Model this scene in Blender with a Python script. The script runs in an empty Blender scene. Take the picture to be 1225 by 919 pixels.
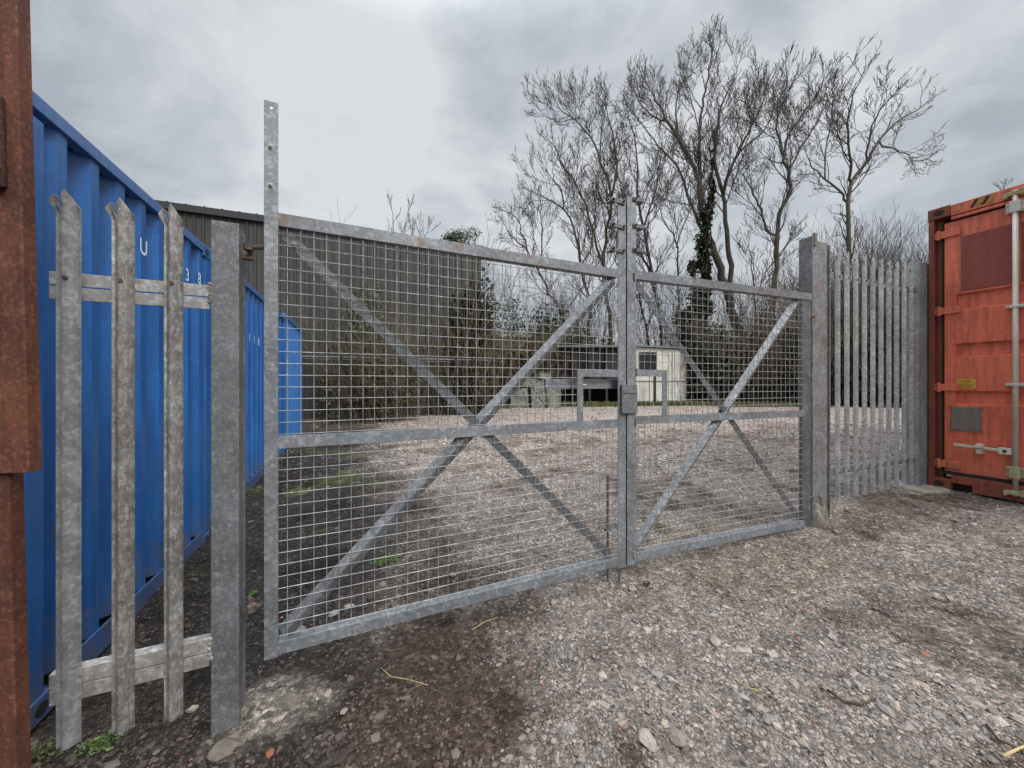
import bpy, bmesh, math, random
import numpy as np
from mathutils import Vector, Matrix
random.seed(7); rng = np.random.default_rng(7)
S = bpy.context.scene
COL = S.collection
F = 450.0; CX = 612.5; CY = 460.0; EYE = 1.5
PI = math.pi
def sg(*c):   # sRGB 0-255 -> linear
    return tuple((v/255/12.92 if v/255 <= .04045 else ((v/255+.055)/1.055)**2.4) for v in c)

# ------------------------------------------------------------------ materials
class NT:
    def __init__(s, name):
        s.m = bpy.data.materials.new(name); s.m.use_nodes = True
        s.t = s.m.node_tree; s.n = s.t.nodes; s.l = s.t.links
        s.b = s.n['Principled BSDF']
        s.tc = s.n.new('ShaderNodeTexCoord')
        oi = s.n.new('ShaderNodeObjectInfo')
        add = s.n.new('ShaderNodeVectorMath'); add.operation = 'ADD'
        mul = s.n.new('ShaderNodeMath'); mul.operation = 'MULTIPLY'; mul.inputs[1].default_value = 37.0
        s.l.new(oi.outputs['Random'], mul.inputs[0])
        s.l.new(s.tc.outputs['Object'], add.inputs[0]); s.l.new(mul.outputs[0], add.inputs[1])
        s.co = add.outputs[0]
    def scale(s, v, src=None):
        mp = s.n.new('ShaderNodeMapping'); mp.inputs['Scale'].default_value = v
        s.l.new(src or s.co, mp.inputs['Vector']); return mp.outputs[0]
    def noise(s, sc, detail=5, rough=.6, src=None, dist=0):
        n = s.n.new('ShaderNodeTexNoise'); n.inputs['Scale'].default_value = sc
        n.inputs['Detail'].default_value = detail; n.inputs['Roughness'].default_value = rough
        n.inputs['Distortion'].default_value = dist
        s.l.new(src or s.co, n.inputs['Vector']); return n.outputs['Fac']
    def voro(s, sc, src=None, feature='F1', out='Distance', rnd=1):
        n = s.n.new('ShaderNodeTexVoronoi'); n.inputs['Scale'].default_value = sc; n.feature = feature
        n.inputs['Randomness'].default_value = rnd
        s.l.new(src or s.co, n.inputs['Vector']); return n.outputs[out]
    def ramp(s, src, stops):
        r = s.n.new('ShaderNodeValToRGB'); e = r.color_ramp.elements
        while len(e) < len(stops): e.new(.5)
        for i, (p, c) in enumerate(stops):
            e[i].position = p
            if not hasattr(c, '__len__'): c = (c, c, c)
            e[i].color = (*c, 1)
        s.l.new(src, r.inputs[0]); return r.outputs[0]
    def mix(s, f, a, b, mode='MIX'):
        m = s.n.new('ShaderNodeMix'); m.data_type = 'RGBA'; m.blend_type = mode
        for sock, v in ((m.inputs[0], f), (m.inputs[6], a), (m.inputs[7], b)):
            if isinstance(v, (int, float)): sock.default_value = v if sock == m.inputs[0] else (v, v, v, 1)
            elif isinstance(v, tuple): sock.default_value = (*v, 1)
            else: s.l.new(v, sock)
        return m.outputs[2]
    def math(s, op, a, b=0.0):
        m = s.n.new('ShaderNodeMath'); m.operation = op
        for sock, v in ((m.inputs[0], a), (m.inputs[1], b)):
            if isinstance(v, (int, float)): sock.default_value = v
            else: s.l.new(v, sock)
        return m.outputs[0]
    def done(s, col, rough=.6, metal=0., bump=None, bs=.3, bd=.01, spec=.5):
        i = s.b.inputs
        if isinstance(col, tuple): i['Base Color'].default_value = (*col, 1)
        else: s.l.new(col, i['Base Color'])
        for k, v in (('Roughness', rough), ('Metallic', metal)):
            if isinstance(v, (int, float)): i[k].default_value = v
            else: s.l.new(v, i[k])
        i['Specular IOR Level'].default_value = spec
        if bump is not None:
            b = s.n.new('ShaderNodeBump'); b.inputs['Strength'].default_value = bs; b.inputs['Distance'].default_value = bd
            s.l.new(bump, b.inputs['Height']); s.l.new(b.outputs[0], i['Normal'])
        return s.m

def m_galv(name, base=.34, tint=(.96, 1, 1.05), rust=.0, dirt=.0, spangle=70, rustcol=sg(128, 88, 55)):
    t = NT(name)
    wob = t.n.new('ShaderNodeVectorMath'); wob.operation = 'MULTIPLY_ADD'
    wn = t.n.new('ShaderNodeTexNoise'); wn.inputs['Scale'].default_value = spangle*.8; t.l.new(t.co, wn.inputs['Vector'])
    t.l.new(wn.outputs['Color'], wob.inputs[0]); wob.inputs[1].default_value = (.012, .012, .012); t.l.new(t.co, wob.inputs[2])
    v = t.voro(spangle, src=wob.outputs[0], out='Color')
    sep = t.n.new('ShaderNodeSeparateColor'); t.l.new(v, sep.inputs[0])
    sp = t.ramp(sep.outputs[0], [(0, .86), (.5, .98), (.80, 1.05), (.84, 1.24), (1, 1.36)])
    mac = t.ramp(t.noise(3.5, 6, .65), [(.3, .62), (.7, 1.22)])
    lo = tuple(base*k for k in tint)
    c = t.mix(1, t.mix(1, lo, sp, 'MULTIPLY'), mac, 'MULTIPLY')
    # white oxide bloom
    ox = t.math('MULTIPLY', t.ramp(t.noise(34, 8, .72), [(.53, 0), (.60, 1)]), t.ramp(t.noise(5, 4), [(.40, .25), (.62, 1)]))
    c = t.mix(t.math('MULTIPLY', ox, .62), c, tuple(base*1.9*k for k in (1, 1, .99)))
    if dirt:
        st = t.noise(1, 8, .75, src=t.scale((38, 38, 15)))
        c = t.mix(t.math('MULTIPLY', t.ramp(st, [(.42, 0), (.56, 1)]), dirt), c, sg(88, 76, 66))
        st2 = t.noise(1, 8, .8, src=t.scale((70, 70, 34)))
        c = t.mix(t.math('MULTIPLY', t.ramp(st2, [(.52, 0), (.62, 1)]), dirt), c, sg(204, 198, 188))
    if rust:
        r = t.ramp(t.noise(9, 6, .6), [(.60-.12*rust, 0), (.70-.12*rust, 1)])
        c = t.mix(t.math('MULTIPLY', r, .75), c, rustcol)
    return t.done(c, t.ramp(t.noise(20, 4), [(.3, .42), (.7, .68)]), .35, t.noise(45, 6, .7), .25, .003)

M = {}
M['galv'] = m_galv('galvanised_steel', .215, (.95, 1, 1.05))
M['galv_rusty'] = m_galv('galvanised_rust_spots', .19, rust=.5, rustcol=sg(112, 86, 64))
M['galv_dark'] = m_galv('galvanised_dull', .125)
M['galv_post'] = m_galv('galvanised_post', .165, (.94, 1, 1.06), rust=.0, dirt=.16, spangle=100)
M['galv_post_old'] = m_galv('galvanised_post_old', .22, (.96, .99, 1.02), rust=.05, dirt=.38, spangle=90)
M['galv_pale'] = m_galv('galvanised_pale', .34, (.97, 1, 1.01), dirt=.14, spangle=70)
M['pale_old1'] = m_galv('pale_light_grey', .38, (1, 1, .97), dirt=.22, spangle=70)
M['pale_old2'] = m_galv('pale_weathered', .31, (1, .985, .95), dirt=.5, rust=0, spangle=70)
M['rail_old'] = m_galv('rail_weathered', .42, (1, .95, .86), dirt=.35, rust=0)
M['wire'] = m_galv('mesh_wire', .29, (1, 1, 1.0), spangle=30)

def m_paint(name, col, dark, rough=.42, chip=None, chipamt=.0, streak=.3, bump=.15, streakcol=None, mud=0):
    t = NT(name)
    c = t.mix(t.ramp(t.noise(2.2, 6, .6), [(.3, 0), (.72, 1)]), col, dark)
    st = t.ramp(t.noise(1, 7, .7, src=t.scale((22, 22, 1.6))), [(.45, 0), (.62, 1)])
    c = t.mix(t.math('MULTIPLY', st, streak), c, streakcol or tuple(v*.55 for v in dark))
    fade = t.ramp(t.noise(30, 5, .7), [(.35, .9), (.7, 1.12)])
    c = t.mix(1, c, fade, 'MULTIPLY')
    if mud:   # splashed grime that thickens towards the foot, and run-down stains from the head
        sx = t.n.new('ShaderNodeSeparateXYZ'); t.l.new(t.tc.outputs['Object'], sx.inputs[0])
        lo = t.math('MULTIPLY', t.math('SUBTRACT', .62, sx.outputs[2]), 1.25)
        mk = t.ramp(t.math('ADD', t.math('MULTIPLY', lo, .5), t.math('SUBTRACT', t.noise(9, 8, .72), .28)), [(.34, 0), (.62, 1)])
        c = t.mix(t.math('MULTIPLY', mk, mud), c, sg(104, 94, 84))
        rs = t.ramp(t.noise(1, 8, .7, src=t.scale((14, 14, .8))), [(.56, 0), (.66, 1)])
        rs = t.math('MULTIPLY', rs, t.ramp(t.noise(2.5, 4), [(.48, 0), (.62, 1)]))
        c = t.mix(t.math('MULTIPLY', rs, mud*.6), c, sg(96, 66, 48))
        sc = t.ramp(t.noise(1, 6, .7, src=t.scale((4, 4, 46))), [(.66, 0), (.70, 1)])
        c = t.mix(t.math('MULTIPLY', sc, mud*.35), c, sg(150, 156, 164))
    if chip:
        k = t.ramp(t.noise(26, 8, .75), [(.66-.14*chipamt, 0), (.70-.14*chipamt, 1)])
        c = t.mix(k, c, chip)
        rg = t.mix(k, rough, .85)
        return t.done(c, rg, 0, t.math('ADD', t.noise(8, 3), t.math('MULTIPLY', k, -.5)), bump, .006)
    return t.done(c, rough, 0, t.noise(7, 4), bump, .006)
M['blue'] = m_paint('blue_container_paint', sg(44, 106, 172), sg(30, 88, 152), .34, sg(120, 128, 140), .05, .35, mud=.6)
M['blue_rail'] = m_paint('blue_rail_paint', sg(84, 120, 172), sg(62, 100, 156), .4, sg(96, 80, 70), .25, .3)
M['blue_light'] = m_paint('lighter_blue_paint', sg(64, 120, 184), sg(52, 106, 168), .4, None, 0, .2)
M['red'] = m_paint('red_container_paint', sg(228, 120, 90), sg(210, 102, 76), .5, sg(92, 50, 36), .2, .45, streakcol=sg(110, 58, 44), mud=.55)
M['red_dark'] = m_paint('maroon_panel_paint', sg(146, 68, 56), sg(126, 58, 48), .55, sg(80, 42, 34), .12, .3)
M['red_grimy'] = m_paint('grimy_red_paint', sg(150, 76, 58), sg(110, 58, 46), .65, sg(64, 48, 38), .4, .5)
M['rod'] = m_paint('off_white_paint', sg(206, 200, 190), sg(186, 178, 164), .5, sg(120, 84, 56), .16, .3, streakcol=sg(150, 130, 105))
M['rod_dirty'] = m_paint('yellowed_paint', sg(176, 168, 128), sg(150, 140, 100), .6, sg(86, 66, 40), .5, .5)
M['plate'] = m_paint('grey_plate', sg(124, 118, 108), sg(104, 98, 90), .45, sg(80, 70, 60), .1, .4)
M['plate_yellow'] = m_paint('yellow_plate', sg(206, 160, 62), sg(186, 140, 50), .5, None, 0, .2)
M['yellow'] = m_paint('hazard_yellow', sg(190, 150, 74), sg(160, 118, 60), .6, sg(100, 60, 45), .8, .5)
M['black'] = m_paint('black_rubber_and_shade', (.012, .011, .011), (.02, .018, .016), .8)
M['white'] = NT('white_lettering_and_sky').done(sg(222, 228, 236), .6)
def m_rust(name, a, b, c3):
    t = NT(name)
    c = t.mix(t.ramp(t.noise(5, 8, .7), [(.35, 0), (.65, 1)]), a, b)
    c = t.mix(t.ramp(t.noise(60, 6, .8), [(.5, 0), (.66, 1)]), c, c3)
    st = t.ramp(t.noise(1, 7, .7, src=t.scale((26, 26, 2))), [(.5, 0), (.66, 1)])
    c = t.mix(t.math('MULTIPLY', st, .55), c, tuple(v*.4 for v in b))
    c = t.mix(1, c, t.ramp(t.noise(2.2, 8, .7, dist=.6), [(.3, .62), (.7, 1.35)]), 'MULTIPLY')
    c = t.mix(t.math('MULTIPLY', t.ramp(t.noise(9, 9, .78), [(.56, 0), (.66, 1)]), .28), c, sg(150, 108, 84))
    return t.done(c, .82, .1, t.noise(90, 8, .8), .6, .004)
M['rust'] = m_rust('rusted_steel', sg(112, 62, 42), sg(80, 44, 32), sg(138, 88, 62))
M['rust_edge'] = m_rust('rusted_steel_edge', sg(124, 74, 56), sg(96, 56, 44), sg(146, 104, 84))
M['rust_dark'] = m_rust('rusted_steel_dark', sg(66, 38, 30), sg(46, 28, 24), sg(92, 58, 44))
M['rust_spot'] = m_rust('hinge_rust', sg(96, 84, 74), sg(70, 58, 48), sg(130, 112, 92))
def m_clad():
    t = NT('dark_cladding')
    c = t.mix(t.ramp(t.noise(.7, 5), [(.3, 0), (.7, 1)]), sg(64, 62, 56), sg(52, 50, 46))
    st = t.ramp(t.noise(1, 6, .6, src=t.scale((9, 9, .5))), [(.42, 0), (.65, 1)])
    c = t.mix(t.math('MULTIPLY', st, .5), c, sg(46, 44, 39))
    return t.done(c, .6, 0, t.noise(20, 4), .1, .01)
M['clad'] = m_clad()
M['fascia'] = m_paint('dark_fascia', sg(46, 46, 46), sg(38, 38, 38), .6)
M['cream'] = m_paint('dirty_cream_paint', sg(222, 220, 210), sg(200, 198, 186), .7, sg(108, 104, 88), .35, .4, streakcol=sg(120, 118, 100))
M['dark_timber'] = m_paint('dark_timber', sg(58, 55, 50), sg(44, 42, 40), .8, sg(80, 74, 66), .3, .5)
M['roof_felt'] = m_paint('roof_felt', sg(120, 120, 118), sg(96, 96, 95), .9)
M['glass'] = NT('dark_window').done((.012, .013, .014), .12)
M['green_post'] = NT('dark_green_post').done(sg(34, 48, 42), .6)
M['fence_wire'] = NT('dark_fence_wire').done(sg(60, 66, 62), .6, .2)
def m_conc(name, a, b):
    t = NT(name)
    c = t.mix(t.ramp(t.noise(8, 8, .7), [(.35, 0), (.65, 1)]), a, b)
    c = t.mix(t.ramp(t.noise(70, 4, .7), [(.6, 0), (.7, 1)]), c, tuple(v*.5 for v in b))
    return t.done(c, .92, 0, t.noise(50, 8, .75), .7, .012)
M['concrete'] = m_conc('rough_concrete', sg(170, 160, 148), sg(128, 118, 106))
M['mortar'] = m_conc('old_mortar', sg(146, 138, 127), sg(98, 90, 80))
M['mossy'] = m_conc('mossy_concrete', sg(150, 150, 140), sg(72, 76, 60))
def m_bark(name, a, b):
    t = NT(name)
    c = t.mix(t.ramp(t.noise(6, 8, .7, src=t.scale((3, 3, .7))), [(.35, 0), (.65, 1)]), a, b)
    return t.done(c, .9, 0, t.noise(14, 6, .7, src=t.scale((3, 3, .5))), .6, .03)
M['bark'] = m_bark('bark', sg(92, 82, 72), sg(62, 55, 49))
M['bark2'] = m_bark('bark_mossy', sg(98, 92, 76), sg(70, 64, 52))
M['twig'] = m_bark('twigs', sg(84, 75, 71), sg(66, 59, 56))
M['twig_pale'] = m_bark('pale_twigs', sg(126, 112, 90), sg(88, 76, 60))
def m_leaf(name, a, b, c3=None):
    t = NT(name)
    geo = t.n.new('ShaderNodeNewGeometry')
    c = t.ramp(geo.outputs['Random Per Island'], [(0, a), (.55, b), (1, c3 or a)])
    return t.done(c, .6, 0, spec=.3)
M['ivy'] = m_leaf('ivy_leaves', sg(42, 52, 32), sg(58, 68, 40), sg(80, 88, 56))
M['ivy_dark'] = m_leaf('dark_ivy_leaves', sg(30, 37, 26), sg(42, 48, 30), sg(66, 70, 46))
M['bramble'] = m_leaf('bramble_leaves', sg(56, 50, 38), sg(70, 66, 46), sg(92, 84, 60))
M['shrub'] = m_leaf('shrub_leaves', sg(72, 84, 54), sg(92, 102, 66), sg(122, 130, 92))
M['grass'] = m_leaf('grass_blades', sg(66, 74, 44), sg(84, 90, 54), sg(122, 116, 80))
M['weed'] = m_leaf('weed_leaves', sg(74, 96, 48), sg(92, 116, 60), sg(120, 134, 80))
M['straw'] = NT('dry_straw').done(sg(184, 160, 116), .8)
M['stick'] = m_bark('stick', sg(104, 84, 64), sg(66, 52, 40))
M['rag'] = m_conc('black_rag', sg(44, 42, 40), sg(26, 25, 24))

# ------------------------------------------------------------------ geometry helpers
SPLIT = {'bolt', 'top_rail', 'bottom_rail', 'corner_post', 'fork_pocket_shade', 'hazard_stripe', 'plate_bolt', 'plate_clip', 'post_bolt', 'rail_bolt', 'side_rail', 'tab_bolt', 'weld'}
class MB:
    def __init__(s): s.v = []; s.f = []
    def box(s, c, size, rot=None):
        n = len(s.v); hx, hy, hz = size[0]/2, size[1]/2, size[2]/2
        for dx in (-1, 1):
            for dy in (-1, 1):
                for dz in (-1, 1):
                    p = Vector((dx*hx, dy*hy, dz*hz))
                    if rot: p = rot @ p
                    s.v.append(tuple(p + Vector(c)))
        for q in ((0,1,3,2),(4,6,7,5),(0,4,5,1),(2,3,7,6),(0,2,6,4),(1,5,7,3)): s.f.append(tuple(n+i for i in q))
        return s
    def bb(s, x0, x1, y0, y1, z0, z1):
        return s.box(((x0+x1)/2, (y0+y1)/2, (z0+z1)/2), (abs(x1-x0), abs(y1-y0), abs(z1-z0)))
    def tube(s, pts, rad, sides=6, cap=True, phase=0.):
        pts = [Vector(p) for p in pts]
        if not hasattr(rad, '__len__'): rad = [rad]*len(pts)
        n0 = len(s.v); up = Vector((0, 0, 1)); prev = None
        for i, p in enumerate(pts):
            d = (pts[min(i+1, len(pts)-1)] - pts[max(i-1, 0)])
            if d.length < 1e-9: d = Vector((0, 0, 1))
            d.normalize()
            if prev is None:
                a = up if abs(d.z) < .9 else Vector((1, 0, 0))
                x = d.cross(a).normalized()
            else:
                x = (prev - d*prev.dot(d)).normalized()
            prev = x; y = d.cross(x)
            for k in range(sides):
                t = 2*PI*k/sides + phase
                s.v.append(tuple(p + (x*math.cos(t) + y*math.sin(t))*rad[i]))
        for i in range(len(pts)-1):
            for k in range(sides):
                a = n0+i*sides+k; b = n0+i*sides+(k+1) % sides
                s.f.append((a, b, b+sides, a+sides))
        if cap and sides > 3:
            s.f.append(tuple(n0+k for k in range(sides))[::-1]); e = n0+(len(pts)-1)*sides
            s.f.append(tuple(e+k for k in range(sides)))
        return s
    def prism(s, poly, z0, z1, axis='z'):   # poly list of (a,b), closed
        n = len(s.v); k = len(poly)
        def P(a, b, c): return {'z': (a, b, c), 'y': (a, c, b), 'x': (c, a, b)}[axis]
        for c in (z0, z1):
            for a, b in poly: s.v.append(P(a, b, c))
        for i in range(k): s.f.append((n+i, n+(i+1) % k, n+k+(i+1) % k, n+k+i))
        s.f.append(tuple(n+i for i in range(k))[::-1]); s.f.append(tuple(n+k+i for i in range(k)))
        return s
    def bar(s, a, b, w, t, up=(0, 1, 0)):    # flat bar from a to b, width w in-plane, thickness t along up
        a = Vector(a); b = Vector(b); d = (b-a); L = d.length; d.normalize()
        u = Vector(up); u = (u - d*u.dot(d)).normalized(); w_ = d.cross(u)
        R = Matrix((d, u, w_)).transposed()
        return s.box((a+b)/2, (L, t, w), R)
    def quads(s, P, U, V):   # numpy arrays of centres and half axes
        n = len(s.v); k = len(P)
        q = np.stack([P-U-V, P+U-V, P+U+V, P-U+V], 1).reshape(-1, 3)
        s.v.extend(map(tuple, q.tolist()))
        s.f.extend([(n+4*i, n+4*i+1, n+4*i+2, n+4*i+3) for i in range(k)])
        return s
    def pieces(s, eps=.002):
        """the separate solids of this mesh, each as an MB of its own (solids that touch stay together)"""
        n = len(s.v); up = list(range(n))
        def find(i):
            while up[i] != i: up[i] = up[up[i]]; i = up[i]
            return i
        for f in s.f:
            for i in f[1:]: up[find(i)] = find(f[0])
        box = {}
        for i, p in enumerate(s.v):
            b = box.setdefault(find(i), [list(p), list(p)])
            for k in range(3): b[0][k] = min(b[0][k], p[k]); b[1][k] = max(b[1][k], p[k])
        ks = list(box)
        for i, a in enumerate(ks):
            for b in ks[i+1:]:
                if all(box[a][0][k]-eps <= box[b][1][k] and box[b][0][k]-eps <= box[a][1][k] for k in range(3)): up[find(a)] = find(b)
        out = {}
        for i, p in enumerate(s.v): m, ix = out.setdefault(find(i), (MB(), {})); ix[i] = len(m.v); m.v.append(p)
        for f in s.f: m, ix = out[find(f[0])]; m.f.append(tuple(ix[i] for i in f))
        return [m for m, _ in out.values()]
    def build(s, name, mat, parent=None, bevel=0, smooth=False):
        if name in SPLIT:
            ps = s.pieces()
            if len(ps) > 1: return [p.build(name, mat, parent, bevel, smooth) for p in ps][0]
        me = bpy.data.meshes.new(name); me.from_pydata(s.v, [], s.f); me.update()
        bm = bmesh.new(); bm.from_mesh(me); bmesh.ops.recalc_face_normals(bm, faces=bm.faces) if len(s.f) < 60000 else None
        bm.to_mesh(me); bm.free()
        me.materials.append(M[mat] if isinstance(mat, str) else mat)
        if smooth:
            me.polygons.foreach_set('use_smooth', [True]*len(me.polygons))
        o = bpy.data.objects.new(name, me); COL.objects.link(o)
        if parent: o.parent = parent
        if bevel:
            b = o.modifiers.new('bevel', 'BEVEL'); b.width = bevel; b.segments = 2; b.limit_method = 'ANGLE'; b.harden_normals = False
        return o
def root(name, label, cat, loc=(0, 0, 0), rz=0, group=None):
    o = bpy.data.objects.new(name, None); COL.objects.link(o)
    o.location = loc; o.rotation_euler = (0, 0, rz); o.empty_display_size = .2
    return tag(o, label, cat, group)
def tag(o, label, cat, group=None, kind=None):
    if label: o['label'] = label
    if cat: o['category'] = cat
    if group: o['group'] = group
    if kind: o['kind'] = kind
    return o
def W(px, py, d): return Vector(((px-CX)/F*d, d, EYE+(CY-py)/F*d))
class Plane:    # vertical plane through P0 along dir; maps photo measurements to (s, z)
    def __init__(s, P0, ang): s.x, s.y = P0; s.c = math.cos(ang); s.n = math.sin(ang); s.ang = ang
    def sz(s, px, py=CY):
        u = (px-CX)/F; t = (u*s.y - s.x)/(s.c-u*s.n); d = s.y+t*s.n
        return t, EYE+(CY-py)/F*d
    def s(s, px): return s.sz(px)[0]
    def at(s, t): return (s.x+t*s.c, s.y+t*s.n)

# ------------------------------------------------------------------ ground
CP = np.array([(-2.1,1.65,-.08),(-1.9,.6,-.08),(-1.24,1.6,-.03),(-1.3,1.9,0),(0,0,0),(-.2,1.6,.03),(.77,2.55,.12),(.5,1.2,.03),(2.65,3.35,.21),(2.2,1.6,.17),
 (3.1,3.59,.345),(4.3,4.15,.36),(4.6,4.15,.355),(5.5,1.9,.36),(4.2,3.7,.35),(4,1,.30),(-3.0,3.8,.0),(-4.6,7.6,.12),(-5.5,9.9,.24),(-1.5,4.5,.14),(1,5,.28),(3.5,6,.42),
 (-1,8,.36),(3,9,.46),(7,8,.5),(-6,11,.5),(-2.5,12,.5),(2,14,.5),(6,15,.5),(0,19,.52),(8,19,.52),(14,15,.5),(-12,6,.3),(10,3,.45),(20,20,.5),(-20,20,.5),(0,40,.6),(40,0,.5),(-40,0,.3),(0,-20,0),(40,60,.6),(-40,60,.6)])
def gz(x, y):
    x = np.asarray(x, float); y = np.asarray(y, float)
    d2 = (x[..., None]-CP[:, 0])**2 + (y[..., None]-CP[:, 1])**2
    w = 1/(d2+.12)**1.6
    return (w*CP[:, 2]).sum(-1)/w.sum(-1)
def g1(x, y): return float(gz(np.array([x]), np.array([y]))[0])
def vnoise(x, y, sc, seed=0, oct=4):
    r = np.zeros_like(x); a = 1; tot = 0
    for o in range(oct):
        g = np.random.default_rng(seed*17+o).random((256, 256))
        X = x*sc*2**o + 1000; Y = y*sc*2**o + 1000
        xi = np.floor(X).astype(int); yi = np.floor(Y).astype(int); fx = X-xi; fy = Y-yi
        fx = fx*fx*(3-2*fx); fy = fy*fy*(3-2*fy)
        G = lambda i, j: g[(i) % 256, (j) % 256]
        r += a*((G(xi, yi)*(1-fx)+G(xi+1, yi)*fx)*(1-fy)+(G(xi, yi+1)*(1-fx)+G(xi+1, yi+1)*fx)*fy)
        tot += a; a *= .55
    return r/tot
def sstep(a, b, x): t = np.clip((x-a)/(b-a), 0, 1); return t*t*(3-2*t)
GC = dict(gravel=sg(148, 137, 128), yard=sg(172, 158, 147), soil=sg(86, 71, 61), black=sg(47, 42, 39), sand=sg(148, 139, 128), mud=sg(136, 125, 110), moss=sg(84, 92, 50))
def region(x, y):
    """masks of the ground stuff at (x, y): colour and stone density"""
    n = vnoise(x, y, 1.3, 1)-.5; n2 = vnoise(x, y, 5, 2)-.5; nb = vnoise(x, y, .45, 3)-.5
    col = np.tile(np.array(GC['gravel']), x.shape+(1,)).astype(float)
    dens = np.ones_like(x)
    def put(m, c, dd=None):
        nonlocal col, dens
        col = col*(1-m[..., None]) + np.array(GC[c])*m[..., None]
        if dd is not None: dens = dens*(1-m)+dd*m
    put(sstep(3.5, 8.5, y+n*2-.25*x), 'yard', .9)
    put(sstep(.60, .30, np.hypot((x-1.75)/1.3, (y-2.78)/.8)*.7+n*.7+n2*.4)*.75, 'mud', .55)
    # dark soil beside the blue containers, and foreground patch
    edge = -.55-.42*(y-2.2)+n*1.3+n2*.5
    put(sstep(1.0, -.45, x-edge+n2*.9)*sstep(14, 9, y)*.95, 'black', .5)
    put(sstep(.3, -.2, x+.35+n2*.4)*sstep(2.3, 1.8, y+n)*.35, 'soil', .5)
    put(sstep(1.4, .35, np.hypot((x+.36-.12*(y-1.6))/.45, (y-1.55)/.95)+n*1.1+n2*.9), 'soil', .26)
    put(sstep(1.2, .5, np.hypot((x+1.10)/.30, (y-1.74)/.24)+n*.8+n2*1.0)*.85, 'sand', .7)
    put(sstep(.62, .70, vnoise(x, y, 1.4, 9))*sstep(.4, -.5, x-edge)*sstep(2.6, 3.4, y)*sstep(9, 6.5, y)*.8, 'moss', .4)
    # darker damp blotches in the gravel
    damp = (sstep(.52, .66, vnoise(x, y, 1.9, 5))*.55+sstep(.56, .66, vnoise(x, y, 6.5, 6))*.35)*sstep(12, 7, y)
    col = col*(1-damp[..., None]*np.array([.72, .78, .84]))
    return col, dens
def axis(lo, hi, f0, f1, step, growth=1.09):
    a = [f0+(f1-f0)*i/round((f1-f0)/step) for i in range(round((f1-f0)/step)+1)]
    st = step
    while a[-1] < hi: st *= growth; a.append(a[-1]+st)
    st = step; b = []
    x = f0
    while x > lo: st *= growth; x -= st; b.append(x)
    return np.array(b[::-1]+a)
def make_ground():
    xs = axis(-700, 700, -2.4, 5.2, .025, 1.035); ys = axis(-60, 900, 1.2, 5.2, .025, 1.03)
    X, Y = np.meshgrid(xs, ys, indexing='ij')
    near = sstep(14, 5, np.hypot(X, Y))
    Z = gz(X, Y) + (vnoise(X, Y, 1.6, 11)-.5)*.05*near + (vnoise(X, Y, 9, 12, 3)-.5)*.022*near + (vnoise(X, Y, 28, 13, 2)-.5)*.010*near
    Z += .03*sstep(1.0, .2, np.hypot((X+1.10)/.32, (Y-1.78)/.28))
    col, dens = region(X, Y)
    nx, ny = X.shape
    me = bpy.data.meshes.new('ground')
    V = np.stack([X, Y, Z], -1).reshape(-1, 3)
    i = np.arange(nx*ny).reshape(nx, ny)
    Fq = np.stack([i[:-1, :-1], i[1:, :-1], i[1:, 1:], i[:-1, 1:]], -1).reshape(-1, 4)
    me.vertices.add(len(V)); me.vertices.foreach_set('co', V.ravel())
    me.loops.add(Fq.size); me.loops.foreach_set('vertex_index', Fq.ravel())
    me.polygons.add(len(Fq)); me.polygons.foreach_set('loop_start', np.arange(0, Fq.size, 4)); 
    me.update(calc_edges=True)
    me.polygons.foreach_set('use_smooth', [True]*len(Fq))
    ca = me.color_attributes.new('tint', 'FLOAT_COLOR', 'POINT')
    ca.data.foreach_set('color', np.concatenate([col.reshape(-1, 3), dens.reshape(-1, 1)], 1).ravel())
    t = NT('gravel_ground')
    at = t.n.new('ShaderNodeVertexColor'); at.layer_name = 'tint'
    co = t.tc.outputs['Object']
    v1 = t.voro(55, co, out='Color'); v2 = t.voro(130, co, out='Color')
    s1 = t.n.new('ShaderNodeSeparateColor'); t.l.new(v1, s1.inputs[0]); s2 = t.n.new('ShaderNodeSeparateColor'); t.l.new(v2, s2.inputs[0])
    a = t.ramp(s1.outputs[0], [(0, .45), (.5, .85), (.8, 1.1), (.95, 1.7), (1, 2.0)])
    b = t.ramp(s2.outputs[0], [(0, .5), (.5, .9), (.85, 1.2), (1, 1.7)])
    c = t.mix(.7, a, b, 'MULTIPLY')
    big = t.ramp(t.noise(1.1, 8, .65, co), [(.3, .78), (.7, 1.18)])
    clump = t.ramp(t.noise(11, 6, .75, co), [(.34, .6), (.6, 1.12)])
    c = t.mix(1, t.mix(1, c, big, 'MULTIPLY'), clump, 'MULTIPLY')
    hue = t.mix(t.ramp(s2.outputs[1], [(.3, 0), (1, 1)]), (1.03, .99, .95), (.94, .99, 1.05))
    fin = t.mix(1, t.mix(1, at.outputs['Color'], c, 'MULTIPLY'), hue, 'MULTIPLY')
    h = t.math('ADD', t.math('ADD', t.voro(55, co), t.math('MULTIPLY', t.voro(130, co), .5)), t.math('MULTIPLY', t.noise(30, 6, .8, co), -1.5))
    t.done(fin, .95, 0, t.math('MULTIPLY', h, -1), .9, .012, spec=.25)
    me.materials.append(t.m)
    o = bpy.data.objects.new('ground', me); COL.objects.link(o); o['kind'] = 'structure'
    return o
make_ground()

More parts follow.
